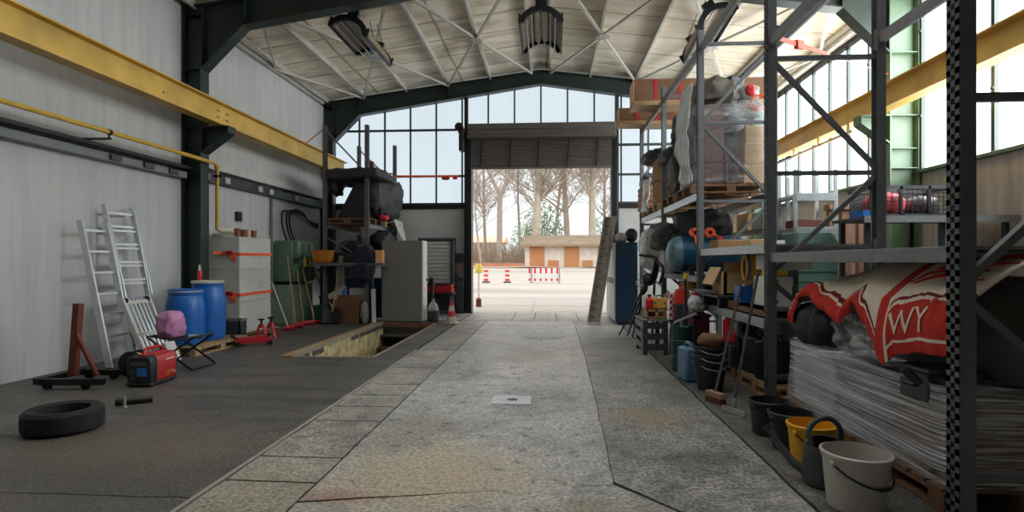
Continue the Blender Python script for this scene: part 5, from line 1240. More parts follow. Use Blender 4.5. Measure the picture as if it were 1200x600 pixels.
# shelf above
for x0, x1, y0, y1, h, m, lab in ((2.36, 2.75, 8.1, 8.5, .12, M_CARD, 'flat cardboard box on the shelf above the tank, leftmost'), (2.8, 3.2, 7.9, 8.4, .1, M_GREYL, 'flat pale box on the shelf above the hose coil'),
                                    (2.5, 2.72, 7.2, 7.6, .09, M_CARDL, 'small tan box on the shelf above open carton')):
    solo('flat_box', MB().box(x0, x1, y0, y1, 1.682, 1.682 + h), m, lab, 'box', ((x0 + x1) / 2, (y0 + y1) / 2, 1.682), bevel=.006)
t = Thing('red_tool', 'red hand tool lying on the shelf above the tank', 'tool', (2.45, 8.3, 1.8)); t.part('grip', MB().tube([(2.42, 8.15, 1.83), (2.44, 8.35, 1.83)], .03, 8), M_REDP); t.part('head', MB().box(2.4, 2.48, 8.35, 8.45, 1.802, 1.87), M_BLACK, bevel=.01)

# ---- things on the floor along the rack
t = Thing('steel_drum', 'narrow dark green steel drum holding long tools by the rack', 'drum', (1.82, 7.85, 0))
t.part('body', MB().lathe([(.15, 0), (.155, .01), (.152, .03), (.152, .2), (.16, .21), (.152, .22), (.152, .41), (.16, .42), (.152, .43), (.152, .6), (.16, .615), (.15, .625), (.145, .6), (.145, .02), (0, .02)], (1.82, 7.85, 0), 32), mat('drum_green', (18, 56, 44), .4, .2, .15, 6))
def stick(a, c, r, m, nm, lab, cat): return solo(nm, MB().tube([a, Vector(a).lerp(Vector(c), .5), c], r, 8), m, lab, cat, a)
stick((1.86, 7.8, .03), (1.88, 7.95, 1.25), .02, M_BLACK, 'steel_bar', 'black steel bar with yellow tag standing in the green drum', 'bar')
stick((1.78, 7.88, .03), (1.92, 8.1, 1.05), .018, M_DARKG, 'steel_tube', 'dark tube standing in green drum behind the black bar', 'tube')
solo('yellow_tag', MB().obox((1.885, 7.95, 1.29), (.05, .03, .08), (.1, .2, .3)), M_SIGY, 'small yellow tag on top of the black bar in green drum', 'tag', (1.885, 7.95, 1.25))
solo('steel_profile', MB().bar((1.72, 7.9, .66), (1.98, 7.75, .8), .05, .03).bar((1.78, 7.87, .03), (1.8, 7.86, .69), .03, .03), M_GALV, 'bright steel angle sticking sideways out of the green drum', 'steel angle', (1.78, 7.87, .03))
def jerrycan(x, y, z, sx, sy, h, m, cap, lab, rz=0):
    t = Thing('jerrycan', lab, 'jerrycan', (x, y, z), rz, local=True)
    p = [(-sy / 2, 0), (sy / 2, 0), (sy / 2, h * .86), (sy * .2, h * .93), (-sy / 2, h * .93)]
    t.part('body', MB().prism(p, -sx / 2, sx / 2, 'x'), m, bevel=.03)
    t.part('handle', MB().tube([(0, -sy * .42, h * .9), (0, -sy * .36, h * 1.03), (0, sy * .05, h * 1.03), (0, sy * .16, h * .92)], .02, 8), m)
    t.part('cap', MB().lathe([(.035, 0), (.035, .04), (.028, .045)], (0, sy * .36, h * .87), 14), cap)
    return t
M_CANB = mat('grey_blue_plastic', (84, 118, 148), .45)
jerrycan(1.74, 7.25, 0, .16, .34, .46, M_CANB, M_BLACK, 'grey blue jerrycan on the floor beside the green drum', .1)
jerrycan(1.95, 7.2, 0, .16, .32, .44, mat('dark_blue_plastic', (40, 62, 92), .45), M_BLACK, 'dark blue jerrycan behind the grey blue one', .1)
for k in range(3):
    t = Thing('mortar_bucket', ('bottom', 'middle', 'top')[k] + ' black mortar bucket of the nested stack by the rack', 'bucket', (1.87, 6.72, .0 + .09 * k))
    z = .002 + .09 * k
    t.part('body', MB().lathe([(.135, z), (.14, z + .01), (.19, z + .33), (.183, z + .33), (.133, z + .02), (0, z + .02)], (1.87, 6.72, 0), 32), M_BLACK)
    t.part('rim', MB().lathe([(.19, z + .3), (.202, z + .3), (.202, z + .33), (.185, z + .335)], (1.87, 6.72, 0), 32, cap=False), M_BLACK)
    t.part('handle', MB().tube([(1.87 - .2, 6.72, z + .31), (1.72, 6.62, z + .3), (1.78, 6.53, z + .27), (1.9, 6.51, z + .25), (2.0, 6.56, z + .28), (2.07, 6.72, z + .31)], .006, 6), M_GALV)
solo('brown_sack', MB().blob((1.87, 6.73, .57), (.14, .13, .09), .8, .03, 8, 81, 28, 18), mat('jute', (120, 92, 62), .9, 0, .2, 20), 'brown sack lying in the top mortar bucket', 'sack', (1.87, 6.73, .5))
pallet(2.34, 3.3, 6.12, 7.2, 0, 'wooden pallet on the floor under black jerrycans', M_PALX, along='y')
pallet(2.34, 3.3, 7.3, 8.5, 0, 'dark wooden pallet on floor behind the mortar buckets', M_PALB, along='y')
jerrycan(2.52, 6.55, .146, .24, .36, .50, M_BLACK, M_REDP, 'large black jerrycan with red cap on the floor pallet', .3)
jerrycan(2.5, 7.0, .146, .2, .34, .48, M_BLACK, M_BLACK, 'black jerrycan on pallet left of the red capped one', .2)
jerrycan(2.85, 6.4, .146, .2, .3, .42, mat('dark_green_plastic', (26, 60, 48), .5), M_BLACK, 'dark green jerrycan behind the large black one', .2)
jerrycan(2.42, 7.62, .42, .16, .26, .36, M_REDP, M_BLACK, 'red fuel canister standing on a dark box under shelf', .4)
solo('dark_box', MB().box(2.3, 2.8, 7.35, 7.85, .146, .418), M_DARKG, 'dark box on the floor pallet below the red fuel canister', 'box', (2.5, 7.6, .146), bevel=.01)
solo('maroon_crate', MB().box(2.05, 2.28, 8.2, 8.62, .42, .72).box(2.03, 2.3, 8.18, 8.64, .7, .74).box(2.06, 2.27, 8.22, 8.6, 0.0, .42), mat('maroon_plastic', (74, 28, 40), .5), 'maroon crate on a stand beside the green drum', 'crate', (2.15, 8.4, 0), bevel=.008)
t = Thing('hose_reel', 'grey hose reel on the pallet under the shelf beside red canister', 'hose reel', (2.45, 7.25, .146))
t.part('coil', MB().lathe([(.1, -.06), (.17, -.07), (.18, 0), (.17, .07), (.1, .06), (.1, -.06)], (2.5, 7.27, .66), 28, 'y'), M_GREYM); t.part('stand', MB().box(2.36, 2.64, 7.22, 7.32, .418 - .27, .56), M_BLKM); t.part('hub', MB().lathe([(.09, -.08), (.09, .08)], (2.5, 7.27, .66), 18, 'y'), M_BLACK)
# tools leaning on the shelf
t = Thing('push_broom', 'broom with worn wooden head leaning against the shelf', 'broom', (1.75, 6.08, 0))
t.part('head', MB().obox((1.75, 6.08, .09), (.24, .08, .06), (0, 0, -1.15)), mat('worn_broom_wood', (160, 120, 100), .8, 0, .2, 10), bevel=.008)
b = MB()
for k in range(12):
    for j in (-1, 1):
        c = Vector((1.75, 6.08, .035)) + Matrix.Rotation(-1.15, 3, 'Z') @ Vector((-.108 + .0196 * k, j * .022, 0)); b.obox(c, (.018, .03, .065), (.15 * j, 0, -1.15))
t.part('bristles', b, mat('brown_bristles', (96, 58, 44), .95, 0, .2, 30)); t.part('handle', MB().tube([(1.75, 6.1, .1), (2.24, 6.76, 1.21)], .016, 8), mat('dark_handle', (60, 53, 48), .6))
t = Thing('floor_squeegee', 'metal floor squeegee with long black handle leaning on rack', 'squeegee', (1.8, 5.68, 0))
t.part('blade', MB().obox((1.80, 5.66, .03), (.30, .02, .05), (0, 0, -1.1)), M_ALU); t.part('handle', MB().tube([(1.80, 5.68, .05), (2.235, 6.22, 1.37)], .016, 8), MATS['dark_handle']); t.part('socket', MB().tube([(1.8, 5.67, .03), (1.83, 5.71, .14)], .022, 8), M_GREYM)

# ---- folded tripods, crate and locker towards the door
t = Thing('folded_tripod', 'black folded tripod leaning beside the blue locker', 'tripod', (1.62, 11.2, 0))
tp = Vector((1.85, 10.85, 1.12))
for q in ((1.40, 11.5, .0), (1.55, 11.4, .0), (1.62, 11.2, .0), (1.82, 11.3, 0)):
    e = Vector(q); t.part('leg', MB().tube([e, e.lerp(tp, .5), tp], [.014, .022, .028], 8), M_BLACK)
t.part('head', MB().blob((1.87, 10.85, 1.15), (.12, .1, .12), .8, .03, 8, 82, 20, 14), M_BLACK); t.part('clamp_ring', MB().tube([(1.72 + .06 * math.cos(a), 10.95, 1.08 + .06 * math.sin(a)) for a in [k * PI / 8 for k in range(16)]], .014, 6, closed=True), M_GALV)
t = Thing('slatted_crate', 'grey slatted crate standing on the floor beside the tripod', 'crate', (1.68, 9.35, 0))
for xx in (1.53, 1.85):
    for yy in (9.15, 9.85): t.part('post', MB().box(xx - .035, xx + .035, yy - .03, yy + .03, 0, .54), M_DARKG)
for z in (.08, .25, .42):
    t.part('slat', MB().box(1.48, 1.495, 9.12, 9.88, z, z + .1), M_GREYM); t.part('slat', MB().box(1.5, 1.88, 9.105, 9.12, z, z + .1), M_DARKG)
t.part('lid', MB().box(1.47, 1.9, 9.1, 9.9, .54, .565), M_GREYM, bevel=.005)
solo('wooden_box', MB().box(1.98, 2.2, 9.2, 9.5, 0, .36).box(1.97, 2.21, 9.19, 9.51, .34, .37), M_PALB, 'small wooden box on the floor right of the slatted crate', 'box', (2.1, 9.35, 0), bevel=.005)
t = Thing('bottle_crate', 'pale wooden bottle crate on top of the slatted crate', 'crate', (1.7, 9.35, .566))
t.part('frame', MB().box(1.56, 1.58, 9.2, 9.6, .567, .72).box(1.86, 1.88, 9.2, 9.6, .567, .72).box(1.56, 1.88, 9.2, 9.22, .567, .59).box(1.56, 1.88, 9.2, 9.22, .69, .72).box(1.7, 1.74, 9.2, 9.22, .567, .72).box(1.56, 1.88, 9.58, 9.6, .567, .72).box(1.56, 1.88, 9.2, 9.6, .567, .577), M_PALX)
tool('drill_case', 1.8, 9.42, .722, .22, mat('orange_yellow_plastic', (232, 176, 84), .5), 'yellow tool case on top of the pale bottle crate', 'tool case', 'case')
tool('red_bottle', 1.62, 9.3, .722, .16, M_REDP, 'red bottle on the bottle crate left of the yellow case', 'bottle', 'bottle')
tool('white_canister', 1.64, 9.5, .722, .2, M_WHITE, 'white canister behind the red bottle on the bottle crate', 'canister', 'can')
solo('canister_stand', MB().box(1.95, 2.2, 8.95, 9.12, 0, .05).box(1.97, 2.18, 8.97, 9.1, .05, .82), M_DARKG, 'dark stand beside the slatted crate holding red canister', 'stand', (2.07, 9.03, 0), bevel=.01)
tool('fuel_canister', 2.07, 9.03, .822, .2, mat('orange_red_plastic', (226, 64, 44), .45), 'orange red fuel canister on the dark stand near green drum', 'canister', 'can')
t = Thing('check_box', 'red and white checked box beside the orange red canister', 'box', (1.94, 9.18, .57))
t.part('box', MB().box(1.91, 2.0, 9.12, 9.18, .57, .98), M_WHITE)
for k in range(8):
    for j in range(2):
        if (k + j) % 2: t.part('red_check', MB().box(1.91 + .045 * j, 1.955 + .045 * j, 9.116, 9.12, .57 + .05 * k, .62 + .05 * k), M_REDP)
t.part('support', MB().box(1.92, 1.97, 9.13, 9.17, 0, .57), M_DARKG)
def locker(y0, y1, lab, opened):
    t = Thing('steel_locker', lab, 'locker', (1.8, (y0 + y1) / 2, 0))
    t.part('body', MB().box(1.56, 2.07, y0, y1, .05, 1.95), M_NAVY, bevel=.006)
    t.part('base', MB().box(1.6, 2.05, y0 + .03, y1 - .03, 0, .05), M_BLACK)
    ym = (y0 + y1) / 2
    for a, c in ((y0 + .01, ym - .006), (ym + .006, y1 - .01)):
        d_ = t.part('door', MB().box(1.535, 1.56, a, c, .07, 1.94), M_GREYL, bevel=.004)
        t.part('handle', MB().box(1.51, 1.535, c - .07, c - .04, .95, 1.1), M_BLACK, parent=d_, bevel=.004).location = (0, 0, 0)
    for k in range(4): t.part('vent_slot', MB().box(1.7, 1.95, y0 - .002, y0 + .002, 1.6 + .06 * k, 1.615 + .06 * k), M_BLACK)
locker(13.45, 14.4, 'dark blue steel locker with pale doors by the door, nearer one', 0)
locker(14.42, 15.4, 'dark blue steel locker with pale doors by the door, farther one', 0)
solo('striped_bag', MB().blob((1.72, 13.75, 2.06), (.15, .2, .12), .8, .03, 7, 91, 30, 20, floor=1.952), mat('pale_striped_cloth', (190, 170, 168), .8, 0, .4, 14), 'pale crumpled bag on top of the blue locker, left', 'bag', (1.72, 13.75, 1.95))
solo('black_helmet', MB().blob((1.96, 13.7, 2.12), (.15, .16, .17), .95, .01, 5, 92, 30, 20, floor=1.952), M_BLACK, 'black round helmet on top of the blue locker, right', 'helmet', (1.96, 13.7, 1.95))
t = Thing('loading_ramp', 'dark grey loading ramp leaning against the blue lockers by the open door', 'loading ramp', (1.1, 13.85, 0))
A0, A1 = Vector((1.06, 13.72, .02)), Vector((1.5, 14.05, 2.6))
dd = (A1 - A0).normalized(); side = Vector((1, -.2, 0)).normalized()
M_RAMP = mat('weathered_ramp', (186, 178, 168), .7, .1, .25, 8)
for s_ in (-.11, .11): t.part('side_rail', MB().bar(A0 + side * s_, A1 + side * s_, .03, .1), M_RAMP)
t.part('tread_plate', MB().bar(A0, A1, .2, .03), M_RAMP)
for k in range(14):
    p = A0.lerp(A1, (k + .5) / 14) ; t.part('rung', MB().bar(p - side * .1 - Vector((0, .02, -.03)), p + side * .1 - Vector((0, .02, -.03)), .03, .02), M_GREYM)

# ---- film wrapped load with the striped blanket, near right
pallet(2.33, 3.3, 3.5, 4.66, 0, 'floor pallet under the film wrapped load, nearer the camera', M_PALB, along='y')
pallet(2.33, 3.3, 4.7, 5.86, 0, 'floor pallet under the film wrapped load, beside the rack post', M_PALB, along='y')
for k, (y0, y1, z1, m, lab) in enumerate(((3.55, 4.2, .66, M_CARDD, 'brown box inside the film at the near end of the load'), (4.22, 4.95, .6, M_GREYM, 'grey box inside the film in the middle of load'), (4.97, 5.78, .62, M_GREYL, 'pale grey box inside the film next to the rack post'))):
    solo('wrapped_box', MB().box(2.42, 3.24, y0, y1, .146, z1), m, lab, 'box', (2.8, (y0 + y1) / 2, .146), bevel=.02)
solo('stretch_film', shell(2.34, 3.28, 3.5, 5.83, .15, .74, .03, 9, .04, 120, 40, .14), M_FILM, 'white stretch film wound around the big load in the right foreground', 'stretch film', (2.8, 4.66, .15))
solo('film_top', MB().grid(lambda u, v: (lerp(2.38, 3.24, u), lerp(3.55, 5.8, v), .735 + .05 * noise.noise((u * 4, v * 9, 3)) + .03 * math.sin(7 * v)), 20, 50), M_FILM, 'crumpled white film closing the top of the big load', 'stretch film', (2.8, 4.7, .7))
solo('grey_tub', MB().box(2.36, 2.7, 3.68, 3.98, .6, .8).box(2.34, 2.72, 3.66, 4.0, .79, .82), M_DARKG, 'grey plastic tub under the blanket corner on the load', 'tub', (2.5, 3.8, .6), bevel=.02)
solo('black_bag', MB().blob((2.5, 5.35, .92), (.2, .34, .2), .75, .05, 4, 101, 40, 26, floor=.72), M_TARP, 'black bag on the load under the far end of the blanket', 'bag', (2.5, 5.35, .72))
solo('clear_wrapped_goods', MB().blob((2.66, 4.62, .98), (.28, .48, .3), .7, .07, 4.5, 102, 44, 28, floor=.72), film_mat('shiny_film', .2, (.5, .5, .5, 1), (4, 4, 12)), 'goods wrapped in shiny clear film beneath the striped blanket', 'wrapped goods', (2.66, 4.62, .72))
solo('covered_mound', MB().blob((2.98, 4.4, 1.05), (.34, 1.1, .36), .6, .05, 3, 103, 40, 24, floor=.74), M_GTARP, 'grey mound of goods hidden under the striped blanket', 'covered goods', (2.95, 4.4, .74))
# blanket: edge heights read along the load, then up over the goods
BOT = [(5.62, .90), (5.5, .92), (5.42, 1.05), (5.34, 1.17), (5.22, 1.19), (4.95, 1.08), (4.64, 1.0), (4.54, 1.08), (4.45, 1.17), (4.3, 1.04), (4.05, .79), (3.92, .88), (3.65, .93), (3.3, .95)]
TOP = [(5.62, 1.08), (5.42, 1.24), (5.2, 1.30), (4.95, 1.20), (4.7, 1.14), (4.5, 1.24), (4.35, 1.26), (4.1, 1.24), (3.7, 1.27), (3.3, 1.27)]
BACK = [(5.62, 1.16), (5.3, 1.33), (5.0, 1.42), (4.7, 1.50), (4.4, 1.54), (4.2, 1.525), (3.3, 1.53)]
def blanket(u, v):
    y = lerp(5.6, 3.3, u); zb, zt, zk = keys(y, BOT), keys(y, TOP), keys(y, BACK)
    fold = .022 * noise.noise((y * 6, v * 2, 1.5)) + .012 * noise.noise((y * 14, v * 3, 4))
    if v < .42:
        k = v / .42; x = 2.30 - .02 * math.sin(PI * k) + .03 * k * k + fold * (1 - .3 * k); z = lerp(zb, zt, k)
    else:
        k = (v - .42) / .58; x = 2.33 + .95 * k + fold * (1 - k); z = zt + (zk - zt) * math.sin(min(1, k * 1.9) * PI / 2) + fold * .6 - .12 * max(0, k - .55)
        x += -.02 * math.sin(k * PI)
    return Vector((x, y + .05 * fold, z))
def edged(u, v):
    y = lerp(5.6, 3.3, u); d = (v / .42) * (keys(y, TOP) - keys(y, BOT)) if v < .42 else keys(y, TOP) - keys(y, BOT) + (v - .42) / .58 * .95
    return y, d
def bmat(u, v):
    y, d = edged(u, v)
    if y > 4.12 + .0:
        k = d + max(0, (4.45 - y)) * .0
        lim = .13
        if k < lim: return 1
        if k < lim + .018: return 0
        if k < lim + .05: return 2
        return 0
    # long edge with the lettered band
    c = (4.12 - y)
    if c < .10: return 1
    if c < .125: return 0
    if d < .075: return 1
    if d < .095: return 0
    if d < .335: return 1
    if d < .36: return 0
    if d < .385: return 2
    return 0
M_BLC = mat('cream_wool', (230, 216, 194), .95, 0, .08, 40, .25, 120)
M_BLR = mat('red_wool', (192, 48, 34), .95, 0, .1, 40, .25, 120)
M_BLD = mat('dark_red_wool', (120, 26, 24), .95, 0, .1, 40, .25, 120)
t = Thing('wool_blanket', 'cream wool blanket with red lettered border draped over the wrapped load', 'blanket', (2.7, 4.5, .95))
t.part('cloth', MB().grid(blanket, 300, 150, matfn=bmat), [M_BLC, M_BLR, M_BLD], solid=.012)
def onblanket(y, d, off=.006):
    u = (5.6 - y) / 2.3; h = keys(y, TOP) - keys(y, BOT)
    v = d / h * .42 if d < h else .42 + (d - h) / .95 * .58
    p = blanket(u, v); e = .004
    n = (blanket(u + e, v) - blanket(u - e, v)).cross(blanket(u, v + e) - blanket(u, v - e)).normalized()
    if n.x > 0 and v < .42 or n.z < 0 and v >= .42: n = -n
    return p + n * off
import bmesh
def cloth_text(txt, size, y0, d0):
    vs, fs = text_mesh(txt, size)
    bm = bmesh.new(); q = [bm.verts.new(v) for v in vs]
    for f in fs:
        try: bm.faces.new([q[i] for i in f])
        except ValueError: pass
    bmesh.ops.triangulate(bm, faces=bm.faces[:])
    bmesh.ops.subdivide_edges(bm, edges=bm.edges[:], cuts=3, use_grid_fill=True)
    bm.verts.ensure_lookup_table(); bm.verts.index_update()
    out = [onblanket(y0 - v.co.x, d0 + v.co.y) for v in bm.verts]; ff = [tuple(x.index for x in f.verts) for f in bm.faces]
    bm.free(); return MB().add(out, ff)
t.part('lettering', cloth_text('WY', .235, 3.975, .13), M_BLC, smooth=False)
for k, (y0, d0, a) in enumerate(((3.95, .50, .0), (4.0, .55, .02), (3.9, .62, .03), (3.75, .72, .0), (3.7, .8, .02))):
    pts = [onblanket(y0 - .08 * j, d0 + .03 * math.sin(j * .8) + a * j * .2, .004) for j in range(8)]
    t.part('woven_arc', MB().tube(pts, [.004, .01, .013, .014, .014, .012, .009, .004], 5), M_BLR)
solo('black_clip', MB().tube([(2.27, 3.62, .74), (2.22, 3.68, .82)], .03, 8).tube([(2.22, 3.69, .75), (2.24, 3.62, .74)], .015, 6), M_BLACK, 'black handle clip on the load at the right edge', 'clip', (2.27, 3.62, .74))

# ---- buckets in the right foreground
def bucket(x, y, r, h, m, lab, rz, wire=None, drop=True, r0=.78):
    t = Thing('bucket', lab, 'bucket', (x, y, 0), rz, local=True)
    t.part('body', MB().lathe([(r * r0, 0), (r * r0 + .006, .006), (r * .985, h), (r * .96, h), (r * r0 - .006, .02), (0, .018)], (0, 0, 0), 40), m)
    t.part('rim', MB().lathe([(r * .98, h - .035), (r * 1.0, h - .035), (r * 1.045, h - .01), (r * 1.045, h), (r * .97, h + .006), (r * .96, h - .004)], (0, 0, 0), 40, cap=False), m)
    R = r * 1.03
    for s_ in (-1, 1): t.part('handle_lug', MB().lathe([(.022, 0), (.022, .02), (.012, .03)], (s_ * R - (.0 if s_ > 0 else .03), 0, h - .05), 12, 'x'), m)
    pts = [(R * math.cos(a) * 1.02, -R * math.sin(a) * (.98 if drop else .6), h - .05 - (.115 if drop else -.0) * math.sin(a)) for a in [k * PI / 14 for k in range(15)]]
    t.part('wire_handle', MB().tube(pts, .006, 7), wire or M_BLKM)
    t.part('handle_grip', MB().tube([pts[6], pts[7], pts[8]], .011, 8), M_BLACK if m is not M_WHITE else M_GREYL)
    return t
bucket(1.90, 5.04, .158, .29, M_BLACK, 'black bucket on the floor beside the load, farthest from the camera', .5)
bucket(1.93, 4.66, .166, .29, mat('black_green_plastic', (22, 32, 28), .45), 'black bucket with pouring lip behind the yellow bucket', .4)
bucket(1.93, 4.30, .165, .30, M_GBUCK, 'yellow bucket standing between black bucket and watering can', .5)
bucket(1.87, 3.58, .19, .335, mat('milky_plastic', (186, 180, 172), .4, 0, .06, 4), 'large white bucket with wire handle, nearest the camera', .45, r0=.80)
t = Thing('watering_can', 'dark grey watering can between the yellow and white buckets', 'watering can', (1.82, 3.95, 0))
M_CAN = mat('watering_can_grey', (64, 68, 68), .45, 0, .15, 6)
cx, cy = 1.84, 3.92
t.part('body', MB().lathe([(.11, .002), (.13, .012), (.135, .1), (.125, .24), (.118, .27), (.112, .27), (.12, .23), (.12, .03), (0, .02)], (cx, cy, 0), 36), M_CAN)
t.part('top_hood', MB().grid(lambda u, v: (cx + .118 * math.cos(PI * (u - .0)) * (1 - .35 * v), cy + .118 * math.sin(PI * u) * (1 - .5 * v), .265 + .05 * v), 18, 4), M_CAN, solid=.006)
t.part('handle', MB().tube([(cx - .09, cy - .03, .27), (cx - .1, cy, .35), (cx - .04, cy + .02, .42), (cx + .06, cy + .04, .43), (cx + .13, cy + .05, .36), (cx + .14, cy + .05, .2), (cx + .12, cy + .04, .12)], .018, 10, sm=5), M_CAN)
t.part('spout', MB().tube([(cx - .1, cy + .02, .07), (cx - .17, cy + .08, .12), (cx - .24, cy + .15, .22), (cx - .28, cy + .19, .30)], [.034, .028, .022, .02], 12), M_CAN)
t.part('rose', MB().tube([(cx - .28, cy + .19, .30), (cx - .3, cy + .21, .33)], [.024, .045], 14), M_CAN)

# ---- behind the rack: side shelving
t = Thing('steel_shelf', 'narrow galvanised shelf unit behind the right rack below the side glazing', 'shelf', (4.1, 9.3, 0))
for x in (3.8, 4.4):
    for y in (9.0, 9.62): t.part('post', MB().box(x - .028, x + .028, y - .02, y + .02, 0, 2.92), M_GALV)
for z in (.5, 1.2, 2.02, 2.55): t.part('shelf_board', MB().box(3.8, 4.4, 9.0, 9.62, z - .05, z).box(3.8, 4.4, 8.97, 8.995, z - .12, z + .005), M_GALV, bevel=.004)
t = Thing('shelf_wing', 'long grey shelf board running from the galvanised shelf towards the end wall', 'shelf', (3.7, 10.5, 0))
t.part('board', MB().box(3.55, 4.05, 9.7, 12.6, 2.02, 2.05), M_GREYM); t.part('upper_board', MB().box(3.55, 4.05, 9.7, 12.6, 2.52, 2.55), M_GREYM)
for y in (9.75, 12.5):
    for x in (3.6, 4.0): t.part('post', MB().box(x - .025, x + .025, y - .02, y + .02, 0, 2.9), M_GALV)
for x0, x1, y0, y1, z, h, m, lab in ((3.85, 4.25, 9.1, 9.5, 2.021, .13, mat('brown_red_box', (96, 46, 44), .7), 'brown red box on the galvanised shelf'), (3.62, 3.95, 9.9, 10.4, 2.051, .3, M_CREAM, 'cream box on the long grey shelf behind the rack, nearest'), (3.62, 3.98, 10.6, 11.2, 2.051, .34, M_CARDL, 'tan carton on the long grey shelf behind the rack'), (3.62, 3.98, 11.4, 12.1, 2.051, .38, M_CREAM, 'cream box on the long grey shelf behind the rack, farthest')):
    solo('storage_box', MB().box(x0, x1, y0, y1, z, z + h), m, lab, 'box', ((x0 + x1) / 2, (y0 + y1) / 2, z), bevel=.008)
t = Thing('green_cabinet', 'green machine cabinet with chamfered corner behind the right rack', 'cabinet', (3.72, 8.4, 0))
t.part('body', MB().prism([(3.46, 0), (4.0, 0), (4.0, 1.76), (3.9, 1.9), (3.46, 1.9)], 8.1, 8.85, 'y'), mat('machine_green', (84, 116, 104), .5, 0, .08, 3), bevel=.008)
for z in (.4, .8, 1.2, 1.34): t.part('panel_seam', MB().box(3.47, 3.97, 8.094, 8.1, z, z + .012), M_GREEND)
t = Thing('brown_trestle', 'brown wooden trestle frame standing behind the rack by the parapet', 'trestle', (4.8, 9.5, 0))
M_BT = wood_mat('trestle_wood', (96, 64, 46), (136, 94, 66), (14, 14, 1))
t.part('top_rail', MB().box(4.5, 5.3, 9.4, 9.6, 2.33, 2.42), M_BT, bevel=.006)
for xx, w in ((4.52, .05), (4.72, .16), (4.98, .06)): t.part('leg', MB().box(xx, xx + w, 9.45, 9.55, 0, 2.33), M_BT, bevel=.004)
t.part('lower_rail', MB().box(4.52, 5.02, 9.46, 9.54, .4, .48), M_BT)
t = Thing('wall_shelf', 'long dark shelf by the right parapet carrying the black mesh crate', 'shelf', (5.0, 8.1, 0))
t.part('board', MB().box(4.15, 6.1, 7.75, 8.6, 2.05, 2.09), M_DARKG); t.part('front_edge', MB().box(4.15, 6.1, 7.73, 7.75, 2.01, 2.1), M_STEEL)
for xx in (4.25, 5.2, 6.0):
    for yy in (7.85, 8.5): t.part('post', MB().box(xx - .03, xx + .03, yy - .03, yy + .03, 0, 2.05), M_GREEND)
t.part('lower_board', MB().box(4.15, 6.1, 7.75, 8.6, 1.0, 1.04), M_DARKG)
t = Thing('mesh_crate', 'large black mesh crate with pink contents on the long dark shelf', 'crate', (4.8, 8.1, 2.09))
b = MB()
for k in range(17): b.box(4.3 + .066 * k, 4.306 + .066 * k, 7.85, 7.856, 2.1, 2.5)
for k in range(7): b.box(4.3, 5.36, 7.85, 7.856, 2.13 + .055 * k, 2.136 + .055 * k)
for k in range(7):
    b.box(4.3, 4.306, 7.86 + .08 * k, 7.866 + .08 * k, 2.1, 2.5); b.box(4.3, 4.306, 7.86, 8.4, 2.13 + .055 * k, 2.136 + .055 * k)
t.part('mesh_walls', b, M_BLACK)
t.part('frame', MB().box(4.28, 5.38, 7.83, 7.87, 2.46, 2.51).box(4.28, 5.38, 7.83, 7.87, 2.092, 2.13).box(4.28, 4.32, 7.83, 8.42, 2.46, 2.51).box(4.28, 5.38, 8.38, 8.42, 2.46, 2.51).box(5.34, 5.38, 7.83, 8.42, 2.46, 2.51).box(4.28, 5.38, 7.83, 8.42, 2.092, 2.1), M_DARKG)
for xx in (4.28, 4.66, 5.02, 5.34): t.part('corner_post', MB().box(xx, xx + .035, 7.83, 7.87, 2.1, 2.5), M_BLACK)
t.part('back_wall', MB().box(4.3, 5.36, 8.39, 8.4, 2.1, 2.5), M_DARKG)
solo('pink_bag', MB().blob((4.6, 8.1, 2.27), (.25, .2, .17), .8, .03, 6, 111, 30, 20, floor=2.102), mat('coral_plastic', (226, 92, 100), .5), 'coral pink bag inside the black mesh crate', 'bag', (4.6, 8.1, 2.102))
solo('grey_bag', MB().blob((5.1, 8.1, 2.25), (.2, .2, .14), .8, .03, 6, 112, 30, 20, floor=2.102), M_GTARP, 'grey bag inside the black mesh crate beside the pink one', 'bag', (5.1, 8.1, 2.102))
t = Thing('blue_tray', 'small blue tray on the long dark shelf left of mesh crate', 'tray', (4.2, 7.95, 2.09))
t.part('tray', MB().box(4.16, 4.27, 7.8, 8.1, 2.092, 2.1).box(4.16, 4.27, 7.8, 7.81, 2.1, 2.18).box(4.16, 4.17, 7.8, 8.1, 2.1, 2.18).box(4.26, 4.27, 7.8, 8.1, 2.1, 2.18).box(4.16, 4.27, 8.09, 8.1, 2.1, 2.18), M_BLUE); t.part('white_item', MB().box(4.18, 4.25, 7.86, 7.98, 2.1, 2.17), M_WHITE)
# straps across the upper right
t = Thing('ratchet_strap', 'orange ratchet strap tied from near rack post to the right portal column', 'strap', (2.35, 6.0, 3.86))
a, c = Vector((2.34, 6.1, 3.87)), Vector((5.64, 9.8, 4.62))
t.part('webbing', MB().bar(a, a.lerp(c, .36), .012, .05), M_ORANGE); t.part('tail_cord', MB().bar(a.lerp(c, .36), c, .008, .012), M_RED)
q = a.lerp(c, .16); t.part('ratchet', MB().obox(q, (.22, .05, .1), (0, -.2, .84)), M_ORANGE, bevel=.01); t.part('loose_loop', MB().lathe([(.05, -.02), (.06, 0), (.05, .02), (.02, .02), (.02, -.02), (.05, -.02)], a + Vector((.06, .02, .06)), 16, 'y'), M_RUST)
solo('tie_rope', MB().bar((2.31, 6.08, 3.12), (3.36, 8.7, 3.5), .008, .012), M_RED, 'thin red cord tied between near rack post and the next frame', 'cord', (2.31, 6.08, 3.12))

